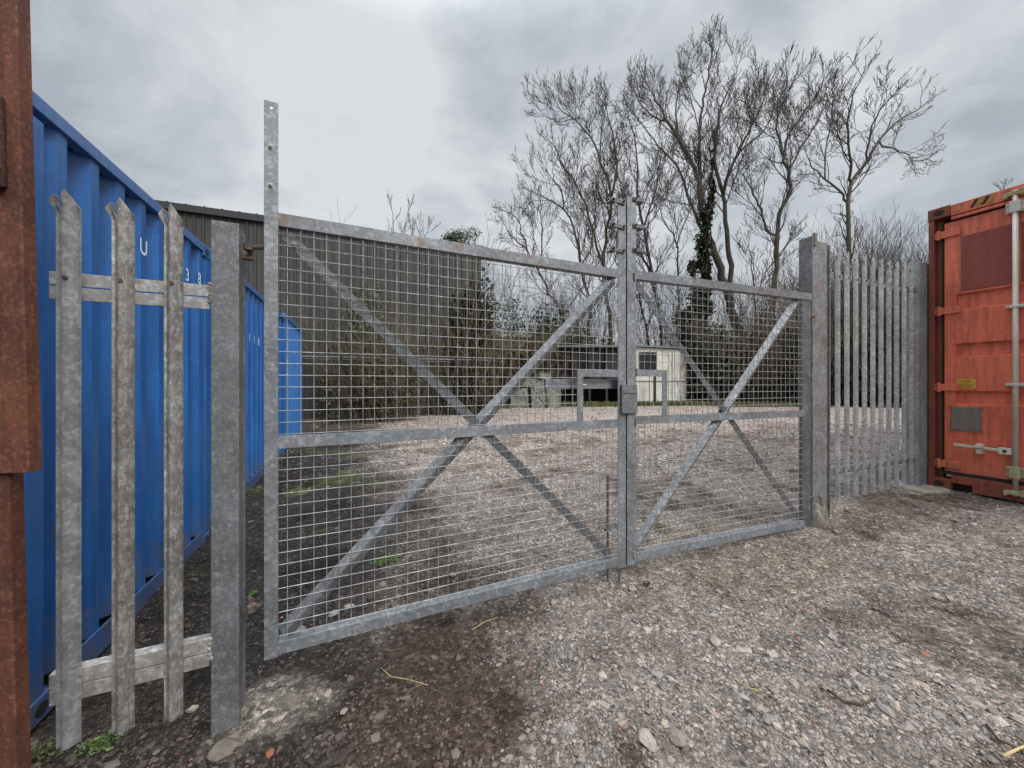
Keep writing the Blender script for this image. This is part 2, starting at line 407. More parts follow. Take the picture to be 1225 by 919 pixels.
def ico():
    bm = bmesh.new(); bmesh.ops.create_icosphere(bm, subdivisions=1, radius=1)
    v = np.array([p.co[:] for p in bm.verts]); f = np.array([[q.index for q in p.verts] for p in bm.faces]); bm.free(); return v, f
IV, IF = ico()
def stones(name, P, size, col, label, flat=.62, sharp=.38):
    n = len(P)
    V = IV[None]*(1+(rng.random((n, 12, 1))-.5)*2*sharp)
    sc = np.stack([1+.6*rng.random(n), .75+.5*rng.random(n), flat*(.7+.6*rng.random(n))], -1)*size[:, None]*.5
    V = V*sc[:, None, :]
    a = rng.random(n)*2*PI; t = (rng.random(n)-.5)*.9
    ca, sa, ct, st = np.cos(a)[:, None], np.sin(a)[:, None], np.cos(t)[:, None], np.sin(t)[:, None]
    x, y, z = V[..., 0], V[..., 1], V[..., 2]
    y, z = y*ct-z*st, y*st+z*ct
    V = np.stack([x*ca-y*sa, x*sa+y*ca, z], -1)+P[:, None, :]
    Fc = (IF[None]+(np.arange(n)*12)[:, None, None]).reshape(-1, 3)
    me = bpy.data.meshes.new(name)
    V = V.reshape(-1, 3)
    me.vertices.add(len(V)); me.vertices.foreach_set('co', V.ravel())
    me.loops.add(Fc.size); me.loops.foreach_set('vertex_index', Fc.ravel())
    me.polygons.add(len(Fc)); me.polygons.foreach_set('loop_start', np.arange(0, Fc.size, 3))
    me.update(calc_edges=True); me.polygons.foreach_set('use_smooth', [False]*len(Fc))
    cc = np.repeat(col, 12, 0)
    ca = me.color_attributes.new('tint', 'FLOAT_COLOR', 'POINT'); ca.data.foreach_set('color', np.concatenate([cc, np.ones((len(cc), 1))], 1).ravel())
    t = NT(name+'_stone'); at = t.n.new('ShaderNodeVertexColor'); at.layer_name = 'tint'
    m = t.ramp(t.noise(120, 5, .7, t.tc.outputs['Object']), [(.3, .72), (.7, 1.2)])
    t.done(t.mix(1, at.outputs['Color'], m, 'MULTIPLY'), .9, 0, spec=.3)
    me.materials.append(t.m)
    o = bpy.data.objects.new(name, me); COL.objects.link(o)
    return tag(o, label, 'gravel', None, 'stuff')
def scatter(n, dmin, dmax, smin, smax, pw, bright, name, label, thr=.0, umax=1.5):
    d = dmin*(dmax/dmin)**rng.random(n*3)
    u = (rng.random(n*3)*2-1)*umax
    x, y = u*d, d
    _, dens = region(x, y)
    clump = vnoise(x, y, 3.5, 21)
    keep = (rng.random(n*3) < dens*sstep(.25+thr, .62+thr, clump))
    x, y = x[keep][:n], y[keep][:n]; k = len(x)
    size = smin+(smax-smin)*rng.random(k)**pw
    size *= np.clip(.8+y*.10, 1, 1.6)
    c, _ = region(x, y)
    g = np.array(sg(154, 145, 137))
    dark = (c.mean(1) < .09)[:, None]
    mixf = rng.random(k)[:, None]*np.where(dark, .28, .75)
    col = (c*(1-mixf)+g*mixf)*(bright[0]+(bright[1]-bright[0])*rng.random(k)**1.6)[:, None]
    col = col*(1+(rng.random((k, 1))-.5)*np.array([[.14, .01, -.15]]))
    br = rng.random(k) < .006
    col[br] = np.array(sg(160, 104, 84))*(.6+.6*rng.random((br.sum(), 1)))
    z = gz(x, y)+(vnoise(x, y, 1.6, 11)-.5)*.05+(vnoise(x, y, 9, 12, 3)-.5)*.022+size*.04
    stones(name, np.stack([x, y, z], -1), size, np.clip(col, 0, .8), label)
scatter(90000, 1.15, 6.5, .005, .018, 2.5, (.5, 1.32), 'gravel', 'small grey and pinkish stones loose over the entrance')
scatter(1900, 1.2, 9, .022, .048, 2.8, (.6, 1.35), 'rubble', 'larger pale stones and brick bits in the gravel', .06)
scatter(16000, 5, 19, .02, .05, 2, (.55, 1.3), 'yard_gravel', 'pale gravel spread across the yard behind the gate', 0, 1.35)

# ------------------------------------------------------------------ gate
LP = Plane((-1.123, 1.703), math.atan2(.4248, .9053))
MX = LP.at(LP.s(748.5))
RP = Plane((MX[0], MX[1]), math.atan2(3.29-MX[1], 2.613-MX[0]))
CELL = .0545
def seg_clip(a0, a1, holes):
    out = [(a0, a1)]
    for h0, h1 in holes:
        nxt = []
        for p, q in out:
            if h1 <= p or h0 >= q: nxt.append((p, q)); continue
            if h0 > p: nxt.append((p, h0))
            if h1 < q: nxt.append((h1, q))
        out = nxt
    return out
def bolt(mb, x, y, z, r=.009, ax=-1):
    mb.tube([(x, y, z), (x, y+ax*.009, z)], r, 6); mb.tube([(x, y+ax*.009, z), (x, y+ax*.016, z)], r*.55, 8)
def angle_iron(mb, a, b, w=.05, t=.006, leg=.05, side=1):
    """front plate from a to b in the leaf plane plus a return leg running back from one edge"""
    mb.bar(a, b, w, t)
    a = Vector(a); b = Vector(b); d = (b-a).normalized(); n = d.cross(Vector((0, 1, 0)))*side
    off = n*(w/2-t/2-.0005) + Vector((0, leg/2+t/2, 0))
    mb.bar(a+off, b+off, t, leg)
def v_iron(mb, a, b, w=.05, t=.005, y=0.02):
    a = Vector(a); b = Vector(b); d = (b-a).normalized(); n = d.cross(Vector((0, 1, 0)))
    if n.z < 0: n = -n
    for sgn in (1, -1):
        nn = (n*sgn*.8+Vector((0, .6, 0))).normalized()
        off = nn*(w/2+.002)+Vector((0, y, 0))
        up = (Vector((0, .8, 0))-n*sgn*.6).normalized()
        mb.bar(a+off, b+off, w, t, up)

# left leaf
zb = 1.5-.0
def mk_left():
    r = root('gate_leaf', 'wide left galvanised mesh gate leaf with tall drilled hinge stile', 'gate', (LP.x, LP.y, 0), LP.ang, 'pair of galvanised mesh gate leaves')
    sz = LP.sz
    w0 = LP.s(316); w1 = LP.s(333); m0 = LP.s(738.5); m1 = LP.s(747.8)
    ztop = sz(333, 258)[1]; zbot = sz(333, 782)[1]; ztop_r = ztop
    zt = (sz(333, 266)[1]+sz(739, 326)[1])/2; zm = (sz(333, 527.5)[1]+sz(739, 508.5)[1])/2; zl = (sz(333, 774)[1]+sz(739, 674)[1])/2
    H = .052
    z_st0 = zl-H/2-.01; z_st1 = sz(322, 122)[1]
    mb = MB(); # hinge stile: flat face with return leg behind
    mb.bb(w0, w1, -.006, 0, z_st0, z_st1); mb.bb(w0, w0+.006, 0, .05, z_st0, z_st1-.02)
    mb.build('hinge_stile', 'galv', r, .0015)
    mb = MB()
    for py in (177, 223): bolt(mb, LP.s(324), -.0065, sz(324, py)[1], .008)
    mb.build('bolt', 'rod', r)
    mb = MB(); z = sz(324, 131)[1]; mb.tube([(LP.s(325), -.0068, z), (LP.s(325), -.0061, z)], .0065, 12); mb.build('drilled_hole_sky', 'white', r)  # white disc painted for the bright sky behind the hole
    # meeting stile
    zs1 = sz(744, 240)[1]
    mb = MB(); mb.bb(m0, m1, -.008, -.002, zl-H/2-.02, zs1); mb.bb(m1-.006, m1, -.002, .045, zl-H/2-.02, zs1)
    mb.build('meeting_stile', 'galv', r, .0015)
    for nm, zz, hh, mt in (('top_rail', zt, .060, 'galv_rusty'), ('middle_rail', zm, .058, 'galv'), ('bottom_rail', zl, .056, 'galv')):
        mb = MB(); mb.bb(w1, m0, -.005, .001, zz-hh/2, zz+hh/2)
        mb.bb(w1, m0, .001, .045, *( (zz-hh/2, zz-hh/2+.006) if nm != 'bottom_rail' else (zz+hh/2-.006, zz+hh/2)))
        mb.build(nm, mt, r, .0012)
    xc = LP.s(572)
    # braces
    mb = MB(); v_iron(mb, (w1+.02, 0, zl+.05), (m0-.02, 0, zt-.04), .045, .005, .012); mb.build('brace', 'galv', r)
    mb = MB(); angle_iron(mb, (w1+.03, .018, zt-.06), (m0-.05, .018, zl+.04), .052, .005, .035, 1); mb.build('brace', 'galv_dark', r)
    mb = MB(); 
    for bx, bz in ((LP.s(352), sz(352, 292)[1]),): bolt(mb, bx, .012, bz, .012)
    mb.build('brace_bolt', 'galv', r)
    # lock opening frame
    lx = LP.s(690); lz = sz(720, 443.5)[1]
    mb = MB(); mb.bb(lx, m0, -.007, -.001, lz-.045, lz); mb.bb(lx, lx+.045, -.0075, -.0015, zm+.029, lz-.045)
    mb.build('lock_surround', 'galv', r, .001)
    # sliding bolt behind
    mb = MB(); mb.bb(LP.s(658), m1+.02, .055, .075, sz(700, 466)[1], sz(700, 454.5)[1]); mb.build('slide_bolt', 'galv', r, .002)
    mb = MB(); mb.tube([(LP.s(699), .03, lz-.095), (LP.s(706), .045, lz-.098)], .005, 8); mb.build('bolt_handle', 'rod', r)
    # mesh infill
    mb = MB(); wr = .0020; yv = .0045; yh = .0015
    n = int((m0-w1)/CELL)+1
    for i in range(1, n+1):
        x = w1+(i-.35)*CELL
        if x > m0-.004: break
        for a, b in seg_clip(zl, zt, [(zm, lz)] if x > lx else []):
            mb.tube([(x, yv, a), (x, yv, b)], wr, 5, False)
    k = 1
    while zl+k*CELL < zt:
        z = zl+k*CELL; k += 1
        for a, b in seg_clip(w1, m0, [(lx, m0)] if zm < z < lz else []):
            mb.tube([(a, yh, z), (b, yh, z)], wr, 5, False)
    mb.build('mesh_infill', 'wire', r)
    # tabs at the head of the meeting stile
    for py in (242.5, 272, 300.5):
        z = sz(740, py)[1]
        mb = MB(); mb.bb(LP.s(728.5), LP.s(746), -.020, -.010, z-.016, z+.010); mb.bb(LP.s(728.5), LP.s(735), -.010, .03, z-.016, z-.010)
        o = mb.build('tab', 'galv_dark', r, .0015)
        mb = MB(); bolt(mb, LP.s(743.5), -.020, z, .007); bolt(mb, LP.s(731), -.020, z-.002, .009); mb.build('tab_bolt', 'rust_dark', o)
    # drop bolt
    mb = MB(); x = LP.s(735)
    mb.tube([(x, .07, sz(735, 570)[1]), (x, .07, sz(735, 716)[1])], .008, 8)
    mb.bb(x-.015, x+.015, .045, .09, zl+.19, zl+.205)
    mb.build('drop_bolt', 'galv_dark', r)
    # hinges: eye bolts from stile back to the post
    for a, b in (((LP.s(297), .03, sz(297, 294)[1]), (w0, .03, sz(317, 294)[1])), ((LP.s(301), .03, sz(301, 732)[1]), (w0, .03, sz(317, 726)[1]))):
        mb = MB(); mb.tube([a, b], .011, 8); mb.tube([(b[0], .03, b[2]), (b[0]+.012, .03, b[2])], .018, 6)
        mb.tube([(a[0]-.004, .03, a[2]-.014), (a[0]-.004, .03, a[2]+.014)], .020, 10)
        mb.build('hinge_eye', 'rust_spot', r, smooth=False)
    return zm, zt, zl, lz
ZM, ZT, ZL, LZ = mk_left()
def mk_right():
    r = root('gate_leaf', 'right mesh gate leaf hung on the stained post beside the long palisade panel', 'gate', (RP.x, RP.y, 0), RP.ang, 'pair of galvanised mesh gate leaves')
    sz = RP.sz
    m0 = .004; m1 = RP.s(760); h0 = RP.s(959.5); h1 = RP.s(970)
    zt, zm, zl, lz = ZT, ZM, ZL, LZ
    zt = (sz(765, 331)[1]+sz(962, 354)[1])/2; zm = (sz(765, 505.5)[1]+sz(960, 493)[1])/2; zl = (sz(765, 667)[1]+sz(960, 626)[1])/2
    mb = MB(); mb.bb(m0, m1, -.012, -.006, zl-.045, sz(754, 237)[1]); mb.bb(m0, m0+.006, -.006, .04, zl-.045, sz(754, 237)[1]); mb.build('meeting_stile', 'galv', r, .0015)
    mb = MB(); mb.bb(h0, h1, .0, .006, zl-.03, zt+.03); mb.bb(h1-.006, h1, .006, .05, zl-.03, zt+.03); mb.build('hinge_stile', 'galv_dark', r, .0015)
    for nm, zz, hh, mt in (('top_rail', zt, .060, 'galv_rusty'), ('middle_rail', zm, .058, 'galv'), ('bottom_rail', zl, .056, 'galv')):
        x1 = h1+.004 if nm == 'top_rail' else h0+.02
        mb = MB(); mb.bb(m1, x1, -.006, -.001, zz-hh/2, zz+hh/2)
        mb.bb(m1, h0, -.001, .045, *((zz-hh/2, zz-hh/2+.006) if nm != 'bottom_rail' else (zz+hh/2-.006, zz+hh/2)))
        mb.build(nm, mt, r, .0012)
    mb = MB(); v_iron(mb, (m1+.02, 0, zl+.05), (h0-.01, 0, zt-.04), .05, .005, .012); mb.build('brace', 'galv', r)
    mb = MB(); angle_iron(mb, (m1+.02, .018, zt-.05), (h0-.02, .018, zl+.05), .048, .005, .035, 1); mb.build('brace', 'galv_dark', r)
    lx = RP.s(797.5); lz = sz(780, 443)[1]
    mb = MB(); mb.bb(m1, lx, -.007, -.001, lz-.048, lz); mb.bb(lx-.045, lx, -.0075, -.0015, zm+.029, lz-.048); 
    mb.build('lock_surround', 'galv', r, .001)
    mb = MB(); wr = .0020
    n = int((h0-m1)/CELL)+2
    for i in range(1, n):
        x = m1+(i-.5)*CELL
        if x > h0: break
        for a, b in seg_clip(zl, zt, [(zm, lz)] if x < lx else []): mb.tube([(x, .0045, a), (x, .0045, b)], wr, 5, False)
    k = 1
    while zl+k*CELL < zt:
        z = zl+k*CELL; k += 1
        for a, b in seg_clip(m1, h0+.02, [(m1, lx)] if zm < z < lz else []): mb.tube([(a, .0015, z), (b, .0015, z)], wr, 5, False)
    mb.build('mesh_infill', 'wire', r)
    for py in (241, 272.5, 301):
        z = sz(762, py)[1]
        mb = MB(); mb.bb(RP.s(755.5), RP.s(768.5), -.024, -.014, z-.014, z+.012); mb.bb(RP.s(762), RP.s(768.5), -.014, .03, z-.014, z-.008)
        o = mb.build('tab', 'galv_dark', r, .0015)
        mb = MB(); bolt(mb, RP.s(757.5), -.024, z, .007); mb.build('tab_bolt', 'rust_dark', o)
    # lock cover plate with folded lip
    mb = MB(); a = RP.s(740.5); b = RP.s(758.5); z0 = sz(750, 494.5)[1]; z1 = sz(750, 461)[1]
    mb.bb(a, b, -.036, -.030, z0, z1); mb.bb(a, a+.006, -.030, -.013, z0, z1); mb.bb(b-.006, b, -.030, -.013, z0, z1); mb.bb(a+.006, b-.006, -.030, -.013, z1-.006, z1)
    o = mb.build('lock_cover', 'galv_post', r, .002)
    mb = MB(); mb.tube([(a+.01, -.038, z1-.055), (b-.01, -.038, z1-.058)], .003, 6); mb.build('weld_bead', 'rust_spot', o)
    mb = MB()
    for px, py in ((760, 446), (759, 505), (757, 333), (757, 664)):
        s_, z_ = sz(px, py)
        for q in range(7): mb.tube([(s_+random.uniform(-.004, .004), -.013, z_+(q-3)*.008), (s_+random.uniform(-.005, .005), -.019, z_+(q-3)*.008+.004)], random.uniform(.005, .008), 6)
    mb.build('weld', 'mortar', r)
    # far hinge
    mb = MB(); z = zt-.16
    mb.tube([(h1, .03, z), (h1+.09, .03, z)], .011, 8); mb.build('hinge_eye', 'rust_spot', r)
    mb = MB(); z = zl+.2
    mb.tube([(h1, .03, z), (h1+.09, .03, z)], .011, 8); mb.build('hinge_eye', 'rust_spot', r)
    mb = MB(); mb.tube([(RP.s(744), .03, zl+.1), (RP.s(744), .03, zl-.16)], .008, 8); mb.build('drop_bolt', 'galv_dark', r)
mk_right()

# ------------------------------------------------------------------ posts
def left_post():
    s0 = LP.s(252); s1 = LP.s(286); x, y = LP.at(s0)
    r = root('gate_post', 'near galvanised steel gate post between weathered pales and the left gate leaf', 'gate post', (x, y, g1(x, y)-.12), LP.ang)
    w = s1-s0; zt = LP.sz(270, 266)[1]-(g1(x, y)-.12)
    t = .009; D = .135
    prof = [(0, 0), (w, 0), (w, .016), (w-.006, .022), (w-.006, D-.02), (w, D-.012), (w, D), (0, D), (0, D-.012), (.02, D-.02), (.02, .022), (0, .016)]
    mb = MB(); mb.prism(prof, 0, zt); mb.build('steel_section', 'galv_post', r, .003)
    # hinge pins welded to the post
    for py, px in ((304, 297), (738, 298)):
        z = LP.sz(px, py)[1]-(g1(x, y)-.12)
        mb = MB(); mb.bb(w, w+.045, .045, .075, z-.012, z+.006); mb.tube([(w+.03, .06, z), (w+.03, .06, z+.055)], .011, 10)
        mb.build('hinge_pin', 'rust_spot', r, .002)
    mb = MB()   # weld blobs where the rails meet the post
    for py in (350, 778):
        z = LP.sz(254, py)[1]-(g1(x, y)-.12)
        for k in range(16):
            a = random.uniform(-.05, .045); mb.tube([(-.004+random.uniform(-.004, .010), -.003, z+a), (-.001, .008, z+a+.006)], random.uniform(.004, .009), 6)
    mb.build('weld', 'rail_old', r)
left_post()
def right_post():
    xL, yL = RP.at(RP.s(975.5))
    x, y = xL, yL+.03
    gzb = g1(x, y)-.1
    r = root('gate_post', 'stained open section gate post with broken mortar foot by the right leaf', 'gate post', (x, y, gzb), RP.ang)
    zt = EYE+(CY-280)/F*3.3-gzb
    w = RP.s(997)-RP.s(975.5); D = .115; t = .011
    mb = MB(); mb.bb(0, t, 0, D, 0, zt); mb.bb(w-t, w, 0, D, 0, zt-.05); mb.bb(t, w-t, .018, .028, 0, zt-.03)
    mb.build('steel_section', 'galv_post_old', r, .002)
    mb = MB(); mb.bb(t+.005, t+.05, -.008, .0175, zt-.09, zt+.03); mb.build('cap_block', 'mortar', r, .01)
    mb = MB(); z = EYE+(CY-377)/F*3.3-gzb; mb.tube([(.035, .03, z-.01), (.035, .03, z+.02)], .014, 8); mb.bb(.015, .055, .01, .05, z-.012, z+.004); mb.build('hinge_pin', 'rust_dark', r)
    # mortar foot, rounded hump
    bm = bmesh.new(); bmesh.ops.create_icosphere(bm, subdivisions=4, radius=1)
    for v in bm.verts:
        n = math.sin(v.co.x*7)*math.cos(v.co.z*9+v.co.y*5)*.05+random.uniform(-.02, .02)
        v.co = Vector((v.co.x*(.085-.03*max(v.co.z, 0))*(1+n)+.075+.02*v.co.z, v.co.y*.09*(1+n)+.02, max(v.co.z, -.3)*.26*(1+n)+.09+.03*math.sin(v.co.x*5)))
    me = bpy.data.meshes.new('mortar_foot'); bm.to_mesh(me); bm.free(); me.materials.append(M['mortar'])
    o = bpy.data.objects.new('mortar_foot', me); COL.objects.link(o); o.parent = r
right_post()

# ------------------------------------------------------------------ palisade
def pale_mesh(name, H, w=.070, mat='galv_pale', t=.0035):
    """W profile pale with a split, splayed, pointed head; front faces -y"""
    xs = [-.5, -.36, -.22, -.08, .08, .22, .36, .5]; ys = [.014, .017, .004, -.006, -.006, .004, .017, .014]
    bm = bmesh.new()
    def strip(ids, tops, splay):
        rows = []
        zz = [0, H*.25, H*.5, H*.75, H-.12, H-.085]
        for z in zz: rows.append([bm.verts.new((xs[i]*w, ys[i], z)) for i in ids])
        rows.append([bm.verts.new((xs[i]*w+splay[0]*.55, ys[i]*(.4+.6*splay[2])+splay[1]*.5, H-.085+max(.012, (tp+.085)*.5))) for i, tp in zip(ids, tops)])
        rows.append([bm.verts.new((xs[i]*w+splay[0]*(1.15-.45*ids.index(i) if ids[0] == 0 else 1), ys[i]*splay[2]+splay[1], H+tp)) for i, tp in zip(ids, tops)])
        for a, b in zip(rows, rows[1:]):
            for k in range(len(ids)-1): bm.faces.new((a[k], a[k+1], b[k+1], b[k]))
    strip([0, 1, 2], [-.050, -.024, -.034], (-.012, -.004, .15))
    strip([2, 3, 4, 5, 6, 7], [-.020, .0, -.014, -.030, -.046, -.062], (.001, 0, .6))
    me = bpy.data.meshes.new(name); bm.to_mesh(me); bm.free(); me.materials.append(M[mat])
    return me
def pale_obj(me, parent, loc, rz=0, rx=0, label=None):
    o = bpy.data.objects.new('pale', me); COL.objects.link(o); o.parent = parent; o.location = loc; o.rotation_euler = (rx, 0, rz)
    if not o.modifiers: 
        m = o.modifiers.new('thick', 'SOLIDIFY'); m.thickness = .0035; m.offset = 0
    if label: o['label'] = label
    return o
def left_fence():
    s0 = LP.s(58); s1 = LP.s(252)-.001
    x, y = LP.at(s0)
    r = root('palisade_fence', 'short weathered palisade panel of three pales beside the rusty post', 'fence', (x, y, 0), LP.ang)
    for k, (px, pt, pb, mt) in enumerate(((83, 230, 891, 'pale_old1'), (148, 240, 873, 'pale_old2'), (208, 247, 858, 'pale_old2'))):
        a, zt = LP.sz(px, pt); _, zb_ = LP.sz(px, pb)
        me = pale_mesh('pale', zt-zb_, .068 if k < 2 else .062, mt)
        o = pale_obj(me, r, (a-s0, -.018, zb_), random.uniform(-.03, .03), 0)
        mb = MB()
        for py in (335+k*3, 0):
            if py: z = LP.sz(px, py)[1]; mb.tube([(a-s0, -.024, z), (a-s0, -.031, z)], .008, 8)
        b = mb.build('rail_bolt', 'rust_spot', r)
    zt = (LP.sz(60, 343.5)[1]+LP.sz(250, 354)[1])/2; zl = (LP.sz(60, 826)[1]+LP.sz(250, 783)[1])/2
    for z, hh in ((zt, .104), (zl, .118)):
        mb = MB(); mb.bb(0, s1-s0, .002, .008, z+.002, z+hh/2); mb.bb(0, s1-s0, .008, .05, z+hh/2-.006, z+hh/2)
        mb.bb(0, s1-s0-.004, .002, .008, z-hh/2, z-.003); mb.bb(0, s1-s0, .010, .05, z-.012, z-.006)
        mb.build('rail', 'pale_old1' if z > 1 else 'rail_old', r, .0015)
left_fence()
FP = Plane((3.10, 3.59), math.atan2(.51, 1.24))
def right_fence():
    x, y = FP.at(-.22); r = root('palisade_fence', 'clean galvanised palisade panel running up to the red container', 'fence', (x, y, 0), FP.ang)
    pxs = [1001, 1012, 1024, 1035, 1045, 1054.5, 1063.5, 1072.5, 1081, 1089]
    me = pale_mesh('pale', 2.38, .072, 'galv_pale')
    for k in range(10):
        s = FP.s(1001)+k*(FP.s(1089)-FP.s(1001))/9
        pale_obj(me, r, (s+.22, -.018, .39+.004*k+random.uniform(-.006, .006)), random.uniform(-.05, .05))
        mb = MB()
        for z in (2.52+.002*k, .66+.002*k): mb.tube([(s+.22, -.022, z), (s+.22, -.032, z)], .010, 8)
        mb.build('rail_bolt', 'galv_dark', r)
    for z in (2.50, .64):
        mb = MB(); mb.bb(0, FP.s(1096)+.22, .002, .008, z, z+.055); mb.bb(0, FP.s(1096)+.22, .008, .05, z+.049, z+.055); mb.build('rail', 'galv', r, .001)
    # end post
    a = FP.s(1094.5)+.22; b = FP.s(1109)+.22
    mb = MB(); mb.prism([(a, -.03), (a+.075, -.03), (a+.078, -.012), (a+.09, -.012), (a+.092, -.03), (b, -.03), (b, .08), (a, .08)], .3, 2.84)
    mb.build('end_post', 'galv_pale', r, .002)
    mb = MB(); 
    for z in (2.52, .66): mb.tube([(b-.025, -.0305, z), (b-.025, -.043, z)], .018, 8)
    mb.build('post_bolt', 'rust_dark', r)
right_fence()

# ------------------------------------------------------------------ rusty post at left edge
def rusty():
    ang = math.atan2(.926, -.378)
    d = 1.0
    P = W(30, 460, d)
    r = root('rusty_steel_post', 'tall rust brown steel post at the left edge with overhanging upper section', 'post', (P.x+.050, P.y, -.12), 0)
    r.rotation_euler = (0, math.radians(-1.5), 0)
    # upper hollow section (local coords: x to the right, y back)
    zb_ = EYE-(566-460)/F*d+.12; ztp = 3.3
    mb = MB(); mb.prism([(-.34, 0), (-.008, 0), (-.0055, .002), (-.0225, .044), (-.045, .044), (-.045, .03), (-.34, .03)], zb_, ztp); mb.build('upper_section', 'rust', r, .004)
    mb = MB(); mb.prism([(-.40, .012), (-.082, .012), (-.077, .016), (-.094, .060), (-.40, .060)], 0, zb_-.001); mb.build('lower_section', 'rust', r, .004)
    z0 = W(0, 225, d).z+.12; z1 = W(0, 118, d).z+.12
    mb = MB(); mb.bb(-.25, W(8, 0, .99).x-P.x-.003, -.012, -.002, z0, z1); o = mb.build('bolted_plate', 'rust_dark', r, .002)
    mb = MB()
    for pz in (165, 205): z = W(0, pz, d).z+.12; mb.tube([(-.046, -.002, z), (-.046, -.02, z)], .008, 6)
    mb.bb(-.12, -.035, -.02, -.012, z0-.004, z0+.004)
    mb.build('plate_bolt', 'rust_dark', r)
rusty()

# ------------------------------------------------------------------ shipping containers
def text_mesh(ch, size):
    cu = bpy.data.curves.new('t', 'FONT'); cu.body = ch; cu.size = size; cu.align_x = 'CENTER'; cu.offset = size*.012
    o = bpy.data.objects.new('t', cu); COL.objects.link(o)
    dg = bpy.context.evaluated_depsgraph_get(); me = bpy.data.meshes.new_from_object(o.evaluated_get(dg))
    bpy.data.objects.remove(o); me.name = 'lettering'; me.materials.clear(); me.materials.append(M['white'])
    return me
def corr(mb, x0, x1, z0, z1, yf, depth, pitch, first):
    """trapezoid corrugation sheet in the xz plane, outer flats at yf; 'first' = x of a ridge far edge"""
    pts = []; k0 = math.floor((x0-first)/pitch)-1
    prof = [(0, 0), (.25, 1), (.50, 1), (.75, 0)]
    x = first+k0*pitch
    while x < x1+pitch:
        for a, b in prof: pts.append((x+a*pitch, yf+b*depth))
        x += pitch
    pts = [p for p in pts if x0-1e-6 < p[0] < x1+1e-6]
    pts = [(x0, pts[0][1])]+pts+[(x1, pts[-1][1])]
    n = len(mb.v)
    for a, b in pts: mb.v.append((a, b, z0)); mb.v.append((a, b, z1))
    for i in range(len(pts)-1): mb.f.append((n+2*i, n+2*i+2, n+2*i+3, n+2*i+1))
def casting(parent, x0, x1, y0, y1, z0, z1, mat, hole=True, face=-1):
    mb = MB(); mb.bb(x0, x1, y0, y1, z0, z1); o = mb.build('corner_casting', mat, parent, .008)
    mb = MB(); cx = (x0+x1)/2; cz = (z0+z1)/2; yy = y0 if face < 0 else y1
    pts = [(cx+.040*math.cos(t)*1.0, cz+.030*math.sin(t)) for t in [k*PI/8 for k in range(16)]]
    mb.prism(pts, yy+face*.0015, yy, 'y'); mb.build('casting_hole_shade', 'black', o)  # black disc on the face, the dark inside of the hole painted on
def blue_container(label, s0, L, z0, H, mat, first, pitch, doors=False, chars=()):
    DIR = math.atan2(.926, -.378)
    X = -2.136+math.cos(DIR)*s0; Y = 1.65+math.sin(DIR)*s0
    r = root('shipping_container', label, 'shipping container', (X, Y, z0), DIR, 'row of blue shipping containers')
    WD = 2.3
    mb = MB(); corr(mb, .10, L-.10, .15, H-.075, .012, .075, pitch, first)
    mb.build('side_panel', mat, r)
    mb = MB(); corr(mb, 0, WD-.2, .15, H-.1, 0, .03, .25, .1)
    vs = [(L-.02-v[1], v[0]+.1, v[2]) for v in mb.v]; mb.v = vs; mb.build('end_panel', mat, r)
    mb = MB(); mb.bb(.02, .03, .1, WD-.1, .1, H-.1); mb.bb(.1, L-.1, WD-.04, WD-.02, .1, H-.1); mb.build('end_panel', mat, r)
    rl = 'blue_rail' if mat == 'blue' else mat
    mb = MB(); mb.bb(.15 if s0 else .0, L-.15, -.004, .06, H-.078, H-.008); mb.bb(.15, L-.15, WD-.06, WD, H-.078, H-.008); mb.build('top_rail', rl, r, .004)
    mb = MB(); mb.bb(.15, L-.15, -.002, .010, .02, .165); mb.bb(.15, L-.15, .010, .06, .02, .03); mb.bb(.15, L-.15, WD-.05, WD, .02, .165); mb.build('bottom_rail', mat, r, .003)
    mb = MB()
    for a in (0, L-.11):
        for b in (0, WD-.10): mb.bb(a, a+.11, b, b+.10, .115, H-.115)
    mb.build('corner_post', mat, r, .006)
    mb = MB(); mb.bb(.05, L-.05, .061, WD-.06, H-.05, H-.02); mb.build('roof', mat, r)
    for a in (0, L-.165):
        for z in (0, H-.115):
            if s0 or a or not z: casting(r, a-.003, a+.168, -.006, .158, z, z+.115, mat)
        for z in (0, H-.115): casting(r, a-.003, a+.168, WD-.158, WD+.006, z, z+.115, mat, face=1)
    for ch, x, z, size in chars:
        o = bpy.data.objects.new('lettering', text_mesh(ch, size)); COL.objects.link(o); o.parent = r
        # readable from outside: text x runs along +x of the wall seen from -y side
        o.rotation_euler = (PI/2, 0, 0); o.location = (x, .0095, z)
    return r
BP = Plane((-2.136, 1.65), math.atan2(.926, -.378))
def bs(px, py=460): return BP.sz(px, py)
c1 = [(ch, bs(px)[0], bs(px, py)[1]+.03, sz_) for ch, px, py, sz_ in (('U', 174, 302, .15), ('3', 226, 334, .15), ('8', 240.2, 338, .15))]
blue_container('nearest blue container behind the weathered pales lettered U 3 8', 0, 2.21, -.05, 2.875, 'blue', .28, .2533, chars=c1)
S2 = 2.27
p2 = .2533
c2 = []
for k, ch in enumerate('3118'):
    x = 3.46-S2+k*.2533
    c2.append((ch, x, 2.02, .16))
blue_container('second blue container lettered 3 1 1 8 beyond the near gate post', S2, 4.0, .05, 2.80, 'blue', 3.46-S2+.032, .2533, chars=c2)
blue_container('farthest lighter blue container behind the left mesh gate leaf', S2+4.06, 2.5, .17, 2.74, 'blue_light', .12, .2533)

